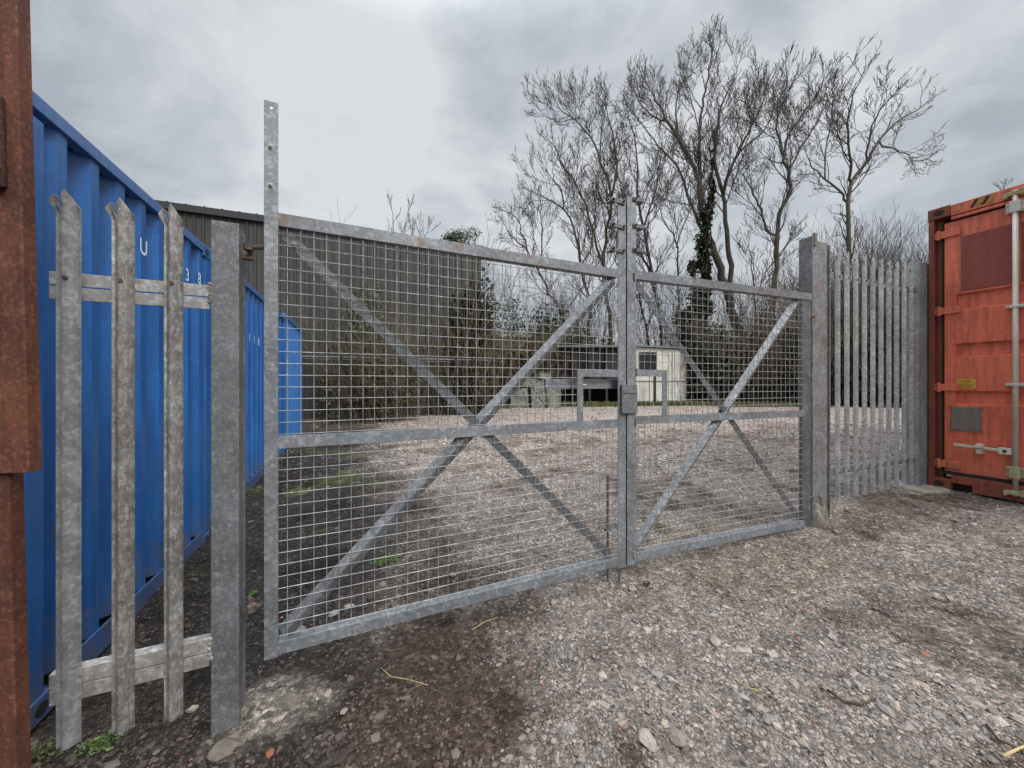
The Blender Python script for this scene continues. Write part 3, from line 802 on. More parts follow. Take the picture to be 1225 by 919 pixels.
RC = Plane((4.611, 4.166), math.atan2(-.926, .378))
def red_container():
    Z0 = .365; H = 3.05; Wd = 2.5; L = 6.06
    r = root('shipping_container', 'red orange shipping container with closed doors and white locking rods', 'shipping container', (4.611, 4.166, Z0), RC.ang)
    def q(px, py): s, z = RC.sz(px, py); return s, z-Z0
    # frame posts
    for a in (0, Wd-.09):
        mb = MB(); mb.bb(a, a+.045 if a == 0 else a+.09, 0, .15, .118, H-.118)
        if a == 0: mb.bb(.045, .09, .07, .15, .118, H-.118)
        mb.build('corner_post', 'red_grimy', r, .004)
    mb = MB(); mb.bb(.17, Wd-.17, -.004, .10, H-.125, H-.012); mb.bb(.17, Wd-.17, .0, .04, H-.165, H-.135); mb.build('header', 'red', r, .004)
    mb = MB(); 
    for k in (0, 2.1, 3.3):
        a = q(1141+k*11.5, 250)[0]
        mb.prism([(a, H-.10), (a+.035, H-.10), (a+.075, H-.028), (a+.04, H-.028)], -.0062, -.0045, 'y')
    mb.build('hazard_stripe', 'yellow', r)
    mb = MB(); 
    for k in (0, 1):
        a = q(1160+k*13.5, 250)[0]
        mb.prism([(a-.001, H-.10), (a+.024, H-.10), (a+.064, H-.028), (a+.039, H-.028)], -.0060, -.0045, 'y')
    mb.build('hazard_stripe', 'black', r)
    # sill with fork pocket
    f0 = q(1133, 580)[0]; f1 = q(1163, 580)[0]
    mb = MB(); mb.bb(.17, Wd-.17, 0, .08, .085, .165); mb.bb(.17, f0, 0, .08, .01, .085); mb.bb(f1, Wd-f1, 0, .08, .01, .085); mb.bb(Wd-f0, Wd-.17, 0, .08, .01, .085)
    mb.build('sill', 'red_grimy', r, .003)
    mb = MB(); mb.bb(f0, f1, .06, .079, .01, .085); mb.bb(Wd-f1, Wd-f0, .06, .079, .01, .085); mb.build('fork_pocket_shade', 'black', r)  # black backing sheets paint the shade inside the pocket openings
    for a in (0, Wd-.165):
        for z in (0, H-.118): casting(r, a-.004, a+.168, -.008, .175, z, z+.118, 'red_grimy')
    # rubber seal and doors
    mb = MB(); mb.bb(.09, .125, .05, .08, .19, H-.17); mb.bb(.09, Wd-.09, .055, .085, H-.20, H-.165); mb.bb(.09, Wd-.09, .02, .075, .167, .195); mb.build('door_seal', 'black', r)
    rec = [(352, 371), (409, 427), (466, 484)]
    def zrow(py): return q(1160, py)[1]
    for side in (0, 1):
        x0, x1 = (.115, 1.243) if side == 0 else (1.257, Wd-.115)
        z0, z1 = .20, H-.185
        b0, b1 = x0+.085, x1-.085
        mb = MB()
        # vertical profile: bands of flat (y=.03) and recess (y=.066)
        rr = sorted([(q(1150, b)[1], q(1150, a)[1]) for a, b in ((351, 371), (411, 428), (468, 485))])
        mb.bb(x0, b0, .03, .075, z0, z1); mb.bb(b1, x1, .03, .075, z0, z1)
        prof = [(.03, z0)]
        for a, b in rr: prof += [(.03, a), (.062, a+.012), (.062, b-.022), (.03, b)]
        prof += [(.03, z1)]
        n = len(mb.v)
        for y_, z_ in prof: mb.v += [(b0, y_, z_), (b1, y_, z_)]
        for i in range(len(prof)-1): mb.f.append((n+2*i, n+2*i+1, n+2*i+3, n+2*i+2))
        d = mb.build('door', 'red', r, .0)
        if side == 0: d['label'] = 'left door leaf with maroon upper panel and small plates'
        # hinges
        for py in (282, 373, 464, 555):
            z = q(1125, py)[1]; a, b = (0.02, .235) if side == 0 else (Wd-.235, Wd-.02)
            mb = MB(); mb.bb(a, b, .012, .028, z-.038, z+.038); mb.tube([((.075 if side == 0 else Wd-.075), .012, z-.05), ((.075 if side == 0 else Wd-.075), .012, z+.05)], .016, 10)
            mb.build('door_hinge', 'red', d, .006)
        # rods
        rs = [.60, .99] if side == 0 else [Wd-.99, Wd-.60]
        for xr in rs:
            mb = MB(); mb.tube([(xr, -.012, .06), (xr, -.012, H-.06)], .019, 14); rod = mb.build('locking_rod', 'rod', d, smooth=True)
            for py in (367.5, 461):
                z = q(1210, py)[1]; mb = MB(); mb.bb(xr-.065, xr+.065, -.002, .029, z-.016, z+.016); mb.bb(xr-.03, xr+.03, -.036, -.002, z-.013, z+.013)
                mb.tube([(xr-.05, -.002, z), (xr-.05, -.012, z)], .009, 6); mb.tube([(xr+.05, -.002, z), (xr+.05, -.012, z)], .009, 6); mb.build('rod_guide', 'rod', rod, .003)
            for z, mt in ((H-.215, 'rod'), (.285, 'rod_dirty')):
                mb = MB(); mb.bb(xr-.062, xr+.062, -.004, .029, z-.05, z+.05); mb.bb(xr-.034, xr+.034, -.040, -.004, z-.055, z+.055); 
                for a in (-.048, .048):
                    for b in (-.03, .03): mb.tube([(xr+a, -.004, z+b), (xr+a, -.013, z+b)], .008, 6)
                mb.build('rod_bracket', mt, rod, .004)
            for z, mt in ((H-.085, 'rod_dirty'), (.09, 'rod_dirty')):
                mb = MB(); mb.bb(xr-.05, xr+.035, -.034, -.006, z-.02, z+.02); mb.bb(xr-.07, xr-.045, -.034, -.006, z-.035, z+.012); mb.bb(xr+.03, xr+.055, -.034, -.006, z-.03, z+.03); mb.build('cam', mt, rod, .004)
            # handle
            if xr in (.60, Wd-.60):
                a = q(1142, 530) ; sgn = -1 if side == 0 else 1
                zh = q(1203, 540)[1]
                mb = MB(); mb.bar((xr+sgn*.02, -.022, zh), (xr+sgn*.40, -.022, zh+.015), .026, .012); mb.bb(xr+sgn*.10, xr+sgn*.02, -.034, -.012, zh-.032, zh+.032)
                hd = mb.build('handle', 'rod', rod, .003)
                mb = MB(); mb.bb(xr+sgn*.225-.022, xr+sgn*.225+.022, -.03, .029, zh-.055, zh+.045); mb.bb(xr+sgn*.225-.03, xr+sgn*.225+.03, -.045, -.03, zh+.005, zh+.03); mb.build('handle_catch', 'rod', hd, .003)
                mb = MB(); mb.tube([(xr+sgn*.06, -.034, zh), (xr+sgn*.06, -.040, zh)], .014, 8); mb.build('handle_rivet', 'rust_dark', hd)
        if side == 0:
            A = q(1141, 286); B = q(1141, 350)
            mb = MB(); mb.bb(.235, .575, .024, .0295, B[1], A[1]+.01); mb.bb(.625, 1.15, .024, .0295, B[1], A[1]+.01); mb.build('painted_panel', 'red_dark', d, .003)
            a = q(1142, 454.5); b = q(1166, 466)
            mb = MB(); mb.bb(a[0], b[0], .025, .0295, b[1], a[1]); pl = mb.build('data_plate', 'plate_yellow', d, .001)
            mb = MB()
            hgt = a[1]-b[1]
            for k, (u0, u1) in enumerate(((.25, .75), (.38, .6), (.12, .85), (.3, .72))):
                zz = a[1]-hgt*(.2+.2*k)
                x = a[0]+(b[0]-a[0])*u0
                while x < a[0]+(b[0]-a[0])*u1: mb.bb(x, x+.006, .0235, .0249, zz-.003, zz+.003); x += .009
            mb.build('plate_print', 'black', pl)
            a = q(1136.5, 487); b = q(1173, 517)
            mb = MB(); mb.bb(a[0], b[0], .020, .0285, b[1], a[1]); pl = mb.build('blank_plate', 'plate', d, .004)
            mb = MB()
            for xx, zz in ((a[0], a[1]), (b[0], a[1]), (a[0], b[1]), (b[0], b[1])): mb.bb(xx-.010, xx+.010, .014, .0195, zz-.012, zz+.012)
            mb.bb(a[0]-.006, a[0]+.001, .016, .0195, b[1], b[1]+.09); mb.bb(a[0], b[0], .016, .0195, b[1]-.008, b[1]-.001)
            mb.build('plate_clip', 'mortar', pl)
    # body
    mb = MB(); corr(mb, .1, L-.1, .15, H-.08, 0, .036, .278, .2)
    v = mb.v; mb.v = [(y_+.02, x_, z_) for x_, y_, z_ in v] + [(Wd-.02-y_, x_, z_) for x_, y_, z_ in v]; n = len(v); mb.f += [tuple(i+n for i in f) for f in mb.f]
    mb.build('side_panel', 'red', r)
    mb = MB(); mb.bb(.03, Wd-.03, .12, L-.04, H-.05, H-.02); mb.build('roof', 'red_grimy', r)
    mb = MB(); mb.bb(.08, Wd-.08, L-.05, L-.02, .1, H-.1); mb.build('end_panel', 'red', r)
    mb = MB()
    for a in (0, Wd-.06):
        for z in (.02, H-.08): mb.bb(a, a+.06, .17, L-.15, z, z+.07)
    mb.build('side_rail', 'red_grimy', r, .004)
    mb = MB()
    for a in (0, Wd-.1): mb.bb(a, a+.1, L-.1, L, 0, H)
    mb.build('corner_post', 'red_grimy', r, .004)
red_container()

# concrete slab by the red container
def lump(name, P, size, mat, label, cat, seed=0, group=None):
    rr = random.Random(seed); bm = bmesh.new(); bmesh.ops.create_icosphere(bm, subdivisions=3, radius=1)
    pl = [(Vector((rr.uniform(-1, 1), rr.uniform(-1, 1), rr.uniform(-.6, 1))).normalized(), rr.uniform(.55, .85)) for _ in range(11)]
    for v in bm.verts:
        for n, d in pl:
            k = v.co.dot(n)
            if k > d: v.co -= n*(k-d)
        v.co += Vector((rr.uniform(-1, 1), rr.uniform(-1, 1), rr.uniform(-1, 1)))*.02
        v.co = Vector((v.co.x*size[0], v.co.y*size[1], v.co.z*size[2]))
    me = bpy.data.meshes.new(name); bm.to_mesh(me); bm.free(); me.materials.append(M[mat])
    o = bpy.data.objects.new(name, me); COL.objects.link(o); o.location = P; o.rotation_euler = (0, 0, rr.uniform(0, 3))
    return tag(o, label, cat, group)
mb = MB(); 
mb.prism([(.0, -.06), (.16, -.09), (.36, -.01), (.45, .22), (.30, .42), (.05, .36), (-.04, .12)], 0, .09)
o = mb.build('concrete_slab', 'concrete', None, .02); o.location = (4.28, 3.98, .295); tag(o, 'flat concrete slab edge at the foot of the red container corner', 'slab')
lump('concrete_lump', (-1.19, 1.56, g1(-1.19, 1.56)+.0), (.07, .045, .035), 'mortar', 'pale broken mortar lump at the foot of the near gate post', 'rubble', 3)
p = W(345, 838, 1.78); lump('concrete_lump', (p.x, p.y, g1(p.x, p.y)+.01), (.08, .06, .045), 'mortar', 'angular mortar lump in the sandy patch below the hinge stile', 'rubble', 5)
p = W(350, 745, 2.25); lump('concrete_lump', (p.x+.02, p.y, g1(p.x, p.y)+.03), (.07, .05, .03), 'mortar', 'tan broken stone just inside the bottom corner of the left leaf', 'rubble', 8)
def gp(px, py):   # ground point under a photo position
    d = 2.
    for _ in range(30):
        z = g1((px-CX)/F*d, d); d = .5*d + .5*F*(EYE-z)/(py-CY)
    return (px-CX)/F*d, d, z
for px, py, s_, mt, lab in ((246, 0, 0, 0, 0),):
    pass
for i, (px, py, s_, mt, lab) in enumerate([(412, 853, .022, 'concrete', 'white chalky stone alone on the dark soil'), (775, 890, .05, 'concrete', 'flat grey stone at the bottom centre edge'),
        (810, 885, .045, 'concrete', 'pale rough stone right of the bottom centre'), (1180, 590, .04, 'mortar', 'tan stone in front of the red container sill'), (855, 770, .04, 'concrete', 'grey stone in the middle of the gravel')]):
    x, y, z = gp(px, py); lump('stone', (x, y, z+s_*.25), (s_, s_*.75, s_*.5), mt, lab, 'stone', 20+i)
for i, (px, py, s_, mt, lab) in enumerate([(398, 738, .045, 'mortar', 'tan angular stone behind the left leaf bottom rail beside the hinge stile'), (418, 728, .035, 'concrete', 'grey stone behind the left leaf right of the tan angular stone'),
        (428, 744, .025, 'concrete', 'small pale stone nearest behind the left leaf bottom rail'), (541, 690, .035, 'concrete', 'white stone seen through the lower middle of the left leaf'),
        (392, 832, .03, 'concrete', 'grey stone on the dark soil right of the sandy patch'), (230, 850, .025, 'concrete', 'pale stone between the third pale and the near gate post'), (850, 314, 0, '', '')][:6]):
    x, y, z = gp(px, py); lump('stone', (x, y, z+s_*.25), (s_, s_*.7, s_*.5), mt, lab, 'stone', 80+i)
# sticks and rag
def stick(pts, rad, mat, label, name='stick'):
    P = [Vector(gp(a, b)) + Vector((0, 0, rad*1.3)) for a, b in pts]
    base = P[0].copy(); mb = MB()
    mb.tube([p-base for p in P], [rad*(1-.5*i/(len(P)-1)) for i in range(len(P))], 6)
    o = mb.build(name, mat, None, smooth=True); o.location = base
    return tag(o, label, name)
stick([(455, 800), (468, 811), (488, 814), (512, 821)], .0025, 'straw', 'long pale dry stem lying on the dark soil')
stick([(565, 755), (580, 745), (596, 740)], .003, 'straw', 'short straw below the left gate leaf bottom rail')
stick([(990, 828), (1010, 842), (1030, 846), (1048, 838)], .006, 'stick', 'dark bent stick lying in the gravel')
stick([(1180, 870), (1195, 888), (1225, 902)], .006, 'stick', 'thin brown stem at the bottom right')
stick([(1200, 908), (1216, 900), (1240, 890)], .006, 'straw', 'pale thick reed stub at the lower right corner')
stick([(1070, 773), (1090, 770), (1110, 768)], .006, 'stick', 'short dark stick right of the black rag')
stick([(880, 815), (897, 825), (912, 828)], .003, 'straw', 'thin straw lying on the open gravel')
x, y, z = gp(1052, 735); lump('rag', (x, y, z+.008), (.075, .035, .014), 'rag', 'crumpled black rag flattened in the gravel', 'rag', 41)
x, y, z = gp(772, 700); lump('rag', (x, y, z+.004), (.05, .03, .008), 'rag', 'black charred scrap in the gravel nearer the gate', 'rag', 43)

# ------------------------------------------------------------------ warehouse
WP = Plane((-1.095, 12.8), math.atan2(.366, .93))
def warehouse():
    zb_ = .40
    r = root('warehouse', 'dark grey warehouse clad in vertical ribbed sheet behind the gate', 'warehouse', (-1.095, 12.8, zb_), WP.ang)
    L = 15; D = 12; H = 5.62
    mb = MB(); pts = []; x = -L
    while x < -.05:
        pts += [(x, 0), (x+.105, 0), (x+.125, -.032), (x+.165, -.032), (x+.185, 0)]; x += .195
    pts.append((0, 0)); n = len(mb.v)
    for a, b in pts: mb.v += [(a, b, 0), (a, b, H)]
    for i in range(len(pts)-1): mb.f.append((n+2*i, n+2*i+2, n+2*i+3, n+2*i+1))
    mb.bb(-.02, 0, .005, D, 0, H); mb.bb(-L, -.02, D-.02, D, 0, H); mb.bb(-L, -L+.02, .005, D-.02, 0, H)
    mb.build('wall', 'clad', r)
    mb = MB(); mb.bb(-.06, .03, -.045, -.034, 0, H); mb.bb(.02, .03, -.034, .1, 0, H); mb.build('corner_trim', 'fascia', r)
    mb = MB(); mb.bb(-L-.1, .12, -.12, -.05, H-.03, H+.15); mb.bb(-L-.1, .12, -.05, D+.1, H+.02, H+.10)
    mb.build('roof', 'fascia', r)
    mb = MB(); x = -L
    while x < 0: mb.tube([(x, -.10, H+.15), (x, .6, H+.18)], .03, 6); x += .39
    mb.build('roof_rib', 'fascia', r)
warehouse()

# mesh fence before the warehouse
def mesh_fence():
    a = Vector(W(352, 500, 10.3)); b = Vector(W(592, 498, 12.2)); a.z = b.z = .40
    d = b-a; L = d.length; r = root('mesh_fence', 'dark weldmesh fence standing in front of the ribbed warehouse', 'fence', a, math.atan2(d.y, d.x))
    mb = MB(); x = .05
    while x < L: mb.tube([(x, .02, .05), (x, .02, 1.85)], .0035, 3, False); x += .06
    z = .1
    while z < 1.9: mb.tube([(0, .026, z), (L, .026, z)], .004, 4, False); z += .2
    mb.build('wire_panel', 'fence_wire', r)
    mb = MB(); mb.tube([(0, -.02, 1.86), (L, -.02, 1.86)], .02, 6); mb.tube([(0, -.02, 1.80), (L*.75, -.02, 1.79)], .008, 6); mb.build('top_rail', 'galv', r)
    for i, px in enumerate((352, 408, 455, 501, 545, 590)):
        u = (px-CX)/F; s = (u*a.y-a.x)/(d.x/L-u*d.y/L)
        mb = MB(); mb.tube([(s, -.03, 0), (s, -.03, 1.9)], .03, 8); mb.tube([(s, -.03, 1.9), (s, -.03, 1.93)], [.034, .01], 8)
        mb.build('post', 'galv' if px == 501 else 'green_post', r)
mesh_fence()

# ------------------------------------------------------------------ shed
def shed():
    d = 18.0
    A = W(757, 484, d); A.z = .50
    r = root('portable_cabin', 'dirty cream cabin with one dark rounded window at the yard edge', 'cabin', A, math.radians(4))
    w = (824-757)/F*d; H = (484-412)/F*d
    prof = [(0, 0), (w, 0), (w, H*.72), (w*.985, H*.82), (w*.94, H*.90), (w*.88, H*.93), (0, H*.96)]
    mb = MB(); mb.prism(prof, 0, 3.2, 'y'); mb.build('wall', 'cream', r, .03)
    mb = MB(); mb.prism([(-.15, H*.97), (w*.9, H*.94), (w*1.02, H*.93), (w*1.02, H*.96), (-.15, H*1.0)], -.15, 3.3, 'y'); mb.build('roof', 'roof_felt', r, .01)
    x0 = (766-757)/F*d; x1 = (785-757)/F*d; z0 = (484-444)/F*d; z1 = (484-422)/F*d
    mb = MB(); c = .10
    mb.prism([(x0+c, z0), (x1-c, z0), (x1, z0+c), (x1, z1-c), (x1-c, z1), (x0+c, z1), (x0, z1-c), (x0, z0+c)], -.02, -.001, 'y')
    wd = mb.build('window', 'glass', r)
    mb = MB(); xm = (x0+x1)/2
    mb.bb(x0-.05, x1+.05, -.03, -.021, z1, z1+.05); mb.bb(x0-.05, x1+.05, -.03, -.021, z0-.05, z0); mb.bb(x0-.05, x0, -.03, -.021, z0, z1); mb.bb(x1, x1+.05, -.03, -.021, z0, z1); mb.build('window_frame', 'dark_timber', wd)
    mb = MB(); mb.bb(w*.02, w*.98, -.012, -.001, H*.38, H*.40); mb.bb(w*.30, w*.31, -.014, -.001, 0.05, H*.9); mb.bb(w*.72, w*.73, -.014, -.001, .05, H*.9); mb.build('panel_joint', 'plate', r)
    mb = MB(); mb.bb((779-757)/F*d-.05, (779-757)/F*d+.05, -.5, -.4, -.1, (484-445)/F*d); o = mb.build('timber_stake', 'dark_timber', None); o.location = A; tag(o, 'dark upright stake standing before the cream cabin', 'stake')
    # long dark lean-to
    A = W(662, 486, 17.6); A.z = .48
    r = root('open_shed', 'long dark low shed with pale roof edge left of the cream cabin', 'shed', A, math.radians(2))
    w = (750-662)/F*17.6; H = (486-416)/F*17.6
    mb = MB(); mb.bb(0, w, 2.4, 2.5, 0, H); mb.bb(0, .1, .1, 2.4, 0, H); mb.bb(w-.1, w, .1, 2.4, 0, H); mb.bb(.1, w-.1, .2, .3, 1.0, H-.05); mb.build('wall', 'dark_timber', r)
    mb = MB(); mb.bb(-.2, w+.25, -.1, 2.7, H, H+.10); mb.build('roof', 'roof_felt', r)
    for k in range(5):
        mb = MB(); x = .05+k*(w-.2)/4; mb.bb(x, x+.1, .02, .12, 0, H); mb.build('post', 'dark_timber', r)
    for k in (0, 1, 2):
        mb = MB(); x = .3+k*(w-.2)/4; mb.bb(x+.1, x+.55, .17, .19, 1.5, H-.35); mb.build('window', 'glass', r)
    # concrete blocks
    for i, (a, b, c, e, ht) in enumerate([(612, 632, 486, .5, .85), (634, 652, 487, .5, 1.0), (652, 668, 487, .5, 1.15), (618, 664, 470, .5, .5), (642, 656, 458, .4, .5)]):
        dd = 16.2; P = W((a+b)/2, c, dd); w_ = (b-a)/F*dd
        P.z = .5 if i < 3 else (1.58 if i == 3 else 1.86)
        lab = ['low mossy concrete block at the left end of the block pile', 'middle mossy concrete block on the ground before the dark shed', 'tall mossy concrete block at the right end of the block pile', 'long mossy slab laid across the ground blocks', 'small mossy block on top of the pile'][i]
        bm = bmesh.new(); bmesh.ops.create_cube(bm, size=1); bmesh.ops.bevel(bm, geom=bm.edges[:], offset=.05, segments=2); bmesh.ops.subdivide_edges(bm, edges=bm.edges[:], cuts=3, use_grid_fill=True)
        rb = random.Random(60+i)
        for v in bm.verts: v.co = Vector((v.co.x*w_*1.02, v.co.y*.6, v.co.z*(ht if i < 3 else ht*.55))) + Vector((rb.uniform(-1, 1), rb.uniform(-1, 1), rb.uniform(-1, 1)))*.025
        me = bpy.data.meshes.new('concrete_block'); bm.to_mesh(me); bm.free(); me.materials.append(M['mossy'])
        o = bpy.data.objects.new('concrete_block', me); COL.objects.link(o); tag(o, lab, 'concrete block', 'mossy concrete blocks piled before the dark shed')
        o.location = (P.x, P.y+(.0 if i < 3 else .15), P.z+(ht*.5-.05 if i < 3 else 0)); o.rotation_euler = (0, .03*(i-2), .1*i)
shed()
# far pale building and fence glimpsed over the bramble bank
def far_building():
    d = 34; A = W(560, 430, d); A.z = .5
    r = root('far_building', 'low pale building with white roof far behind the brambles', 'building', A, 0)
    w = (712-560)/F*d; H = W(0, 404, d).z-.5
    mb = MB(); mb.bb(0, w, 0, 6, 0, H); mb.build('wall', 'plate', r)
    mb = MB(); mb.prism([(-.3, H), (w+.3, H), (w+.3, H+.25), (w*.55, H+.7), (-.3, H+.25)], -.3, 6.3, 'y'); mb.build('roof', 'cream', r)
far_building()

# ------------------------------------------------------------------ vegetation
def rdir(rr, d, ang):
    """unit vector at angle ang from d, random azimuth"""
    a = Vector((rr.gauss(0, 1), rr.gauss(0, 1), rr.gauss(0, 1))); a = (a - d*a.dot(d)).normalized()
    return (d*math.cos(ang)+a*math.sin(ang)).normalized()
def grow(mb, rr, p, d, L, rad, level, P):
    n = max(3, int(4 + (2 if level < 2 else 0))); pts = [p.copy()]; rads = [rad]; dirs = [d.copy()]
    for i in range(n):
        d = (d + Vector((rr.gauss(0, 1), rr.gauss(0, 1), rr.gauss(0, 1)))*P['wob']*(1.25 if level < 2 else .8) + Vector((0, 0, P['up']*(1+level*.3)))).normalized()
        p = p+d*L/n; pts.append(p.copy()); rads.append(max(rad*(1-.78*(i+1)/n), P['min'])); dirs.append(d.copy())
    mb.tube(pts, rads, 5 if level == 1 else 3, False)
    if level >= P['levels']: return
    cnt = min(14, max(1, int(L/P['gap'][level-1]*(.75+.5*rr.random())+.5)))
    for j in range(cnt):
        t = .18+.80*(j+rr.random())/cnt; t = min(t, .99); i = int(t*n); f = t*n-i
        q = pts[i].lerp(pts[i+1], f); dd = dirs[i]
        nd = rdir(rr, dd, P['ang']*(.7+.6*rr.random()))
        grow(mb, rr, q, nd, L*P['ratio']*(1.05-.45*t)*(.75+.5*rr.random()), max(rads[i]*.52, P['min']), level+1, P)
DEF = dict(wob=.075, up=.085, levels=4, gap=[.36, .26, .21, .2], ang=.60, ratio=.56, min=.0085)
def zpt(zx, zy, z0=(580, 0), sc=2.187): return (z0[0]+zx/sc, z0[1]+zy/sc)
def tree(label, d, limbs, seed, P={}, bark='bark', twig='twig', spawn=.75, start=.35, klen=3.2, group='bare winter trees behind the yard', jit=.5, name='bare_tree'):
    """limbs: list of (points in photo px, base radius, tip radius, start fraction)"""
    rr = random.Random(seed); Q = dict(DEF); Q.update(P)
    first = limbs[0][0][0]; base = W(first[0], first[1], d); base.z = .4
    r = root(name, label, 'tree', base, 0, group)
    tr = MB(); cr = MB()
    depth = {}
    for li, lb in enumerate(limbs):
        pts, r0, r1 = lb[:3]; st = lb[3] if len(lb) > 3 else start
        off = depth.get(tuple(pts[0]), 0.0); sl = rr.uniform(-jit, jit) if li else 0
        W3 = []
        for i, (a, b) in enumerate(pts):
            dd = off + sl*i + (rr.uniform(-.12, .12) if i else 0)
            depth.setdefault((a, b), dd)
            q = W(a, b, d+dd)
            if li == 0 and i == 0: q = Vector((q.x, q.y, .3))
            W3.append(q-base)
        # densify with a smooth catmull-rom
        sm = []
        for i in range(len(W3)-1):
            p0 = W3[max(i-1, 0)]; p1 = W3[i]; p2 = W3[i+1]; p3 = W3[min(i+2, len(W3)-1)]
            for k in range(3):
                t = k/3; sm.append(.5*((2*p1)+(p2-p0)*t+(2*p0-5*p1+4*p2-p3)*t*t+(3*p1-p0-3*p2+p3)*t**3))
        sm.append(W3[-1]); N = len(sm)-1
        sm = [q+Vector((rr.gauss(0, .035), rr.gauss(0, .035), 0)) if 0 < i < N else q for i, q in enumerate(sm)]
        rad = [.82*(r0*(1-i/N)**.9+r1*(i/N)**.5*.9+r1*.1) for i in range(N+1)]
        if li == 0: rad[0] *= 1.35
        tr.tube(sm, rad, 8)
        tot = sum((sm[i+1]-sm[i]).length for i in range(N)); acc = 0; nxt = tot*st
        for i in range(N):
            seg = (sm[i+1]-sm[i]); l = seg.length
            while nxt < acc+l:
                f = (nxt-acc)/l; q = sm[i].lerp(sm[i+1], f); t = nxt/tot
                nd = rdir(rr, seg.normalized(), .55+.5*rr.random()); nd = (nd+Vector((0, 0, .22))).normalized()
                grow(cr, rr, q, nd, klen*1.05*(1.2-.62*t)*(.7+.6*rr.random()), min(rad[i]*.45, .036), 1, Q)
                nxt += spawn*(.6+.8*rr.random())
            acc += l
        q = sm[-1]; dd = (sm[-1]-sm[-2]).normalized()
        for _ in range(3): grow(cr, rr, q, rdir(rr, dd, .35), klen*.5, r1*.7, 1, Q)
    tr.build('trunk', bark, r, smooth=True); cr.build('crown', twig, r)
    return r
def Z(*pp): return [zpt(a, b) for a, b in pp]
tree('tallest bare tree with a thick forking trunk above the right leaf', 20, [
    (Z((688,960),(672,890),(655,850),(640,790),(622,725),(600,660),(580,600),(568,540),(560,470),(543,430),(510,370),(480,320),(458,280),(435,240)), .30, .03, .42),
    (Z((640,790),(642,720),(638,650),(630,580),(625,510),(640,450),(665,400),(690,350),(715,295),(733,250)), .17, .025, .40),
    (Z((568,540),(565,450),(560,380),(568,300),(577,240),(588,180),(600,125)), .12, .02, .15),
    (Z((625,510),(605,440),(603,360),(620,280),(645,215),(660,180)), .11, .02, .15),
    (Z((600,660),(560,590),(530,520),(510,450),(470,400),(430,350),(390,300)), .10, .02, .3),
    (Z((665,400),(700,370),(740,330),(760,260)), .06, .018, .1),
    (Z((510,370),(500,300),(505,240),(512,195)), .06, .018, .1),
    (Z((480,320),(445,310),(415,280),(398,255)), .06, .018, .1)], 11, klen=2.5, spawn=.66)
tree('bare tree with a kinked pale trunk forking low beside the tallest tree', 19, [
    (Z((748,960),(752,880),(754,800),(760,700),(765,620),(772,560),(795,510),(795,450),(780,410),(798,350),(830,300),(870,245),(900,195)), .16, .02, .42),
    (Z((765,620),(738,600),(722,550),(705,510),(682,470),(665,445)), .07, .02, .3),
    (Z((795,450),(820,400),(855,345),(890,280),(910,230)), .06, .018, .2),
    (Z((780,410),(766,340),(770,270),(790,200)), .06, .018, .1)], 12, bark='bark2', klen=2.3, spawn=.55)
tree('slim bare tree above the palisade panel with a crown spreading right', 17, [
    (Z((944,980),(946,820),(948,680),(948,530),(960,480),(1000,420),(1030,370),(1080,320),(1130,290),(1165,265)), .12, .018, .42),
    (Z((948,530),(925,500),(890,470),(855,440),(840,400)), .06, .016, .15),
    (Z((960,480),(955,430),(950,350),(960,270),(985,200)), .07, .016, .15),
    (Z((1000,420),(1008,350),(1030,290),(1080,245)), .05, .016, .15),
    (Z((890,470),(890,400),(905,320),(915,260)), .04, .014, .15),
    (Z((1030,370),(1060,390),(1100,400),(1120,430)), .04, .014, .1)], 13, bark='bark2', klen=1.45, spawn=.40, P=dict(up=.06, wob=.14))
tree('bare tree with three leaning stems just right of the gate centre', 20, [
    (Z((470,960),(462,880),(450,780),(430,680),(415,600),(400,500),(399,430),(392,360),(375,310)), .13, .02, .4),
    (Z((450,780),(425,700),(395,640),(370,560),(352,480),(330,420)), .08, .018, .2),
    (Z((415,600),(440,520),(455,450),(462,380)), .06, .018, .15)], 14, klen=2.4, spawn=.48)
tree('bare tree of thin upright stems left of the gate centre', 21, [
    (Z((332,980),(330,880),(322,800),(310,700),(320,600),(330,520),(305,425),(275,360),(238,315),(195,285)), .14, .02, .38),
    (Z((310,700),(285,620),(265,540),(230,470),(200,430),(180,380)), .08, .018, .2),
    (Z((330,520),(345,440),(338,375),(325,320),(318,285)), .07, .018, .15),
    (Z((275,350),(250,310),(200,320),(155,305)), .04, .015, .1)], 15, klen=2.4, spawn=.42, bark='bark2')
tree('wide low bare tree seen through the top of the left leaf', 20, [
    (Z((262,980),(270,880),(275,800),(252,700),(240,620),(205,550),(160,520),(130,505)), .12, .018, .35),
    (Z((252,700),(280,640),(290,560),(280,480)), .06, .018, .15),
    (Z((205,550),(200,500),(180,470),(178,440)), .05, .016, .1)], 16, klen=2.2, spawn=.5)
tree('leftmost bare tree arching left over the bramble bank', 20, [
    (Z((235,960),(205,840),(170,770),(140,710),(110,650),(92,590),(70,560)), .10, .018, .3),
    (Z((140,710),(150,640),(150,580),(145,530)), .05, .016, .15),
    (Z((110,650),(80,630),(60,600),(45,580)), .04, .016, .1)], 17, klen=1.9, spawn=.45, P=dict(up=.04))
tree('slender twin stemmed bare sapling between gate centre and ivy trunk', 18.5, [
    (Z((503,960),(505,880),(505,760),(502,650),(482,600),(462,560),(450,520)), .075, .014, .4),
    (Z((502,650),(515,600),(535,550),(540,500)), .045, .014, .15)], 18, klen=1.6, spawn=.42)
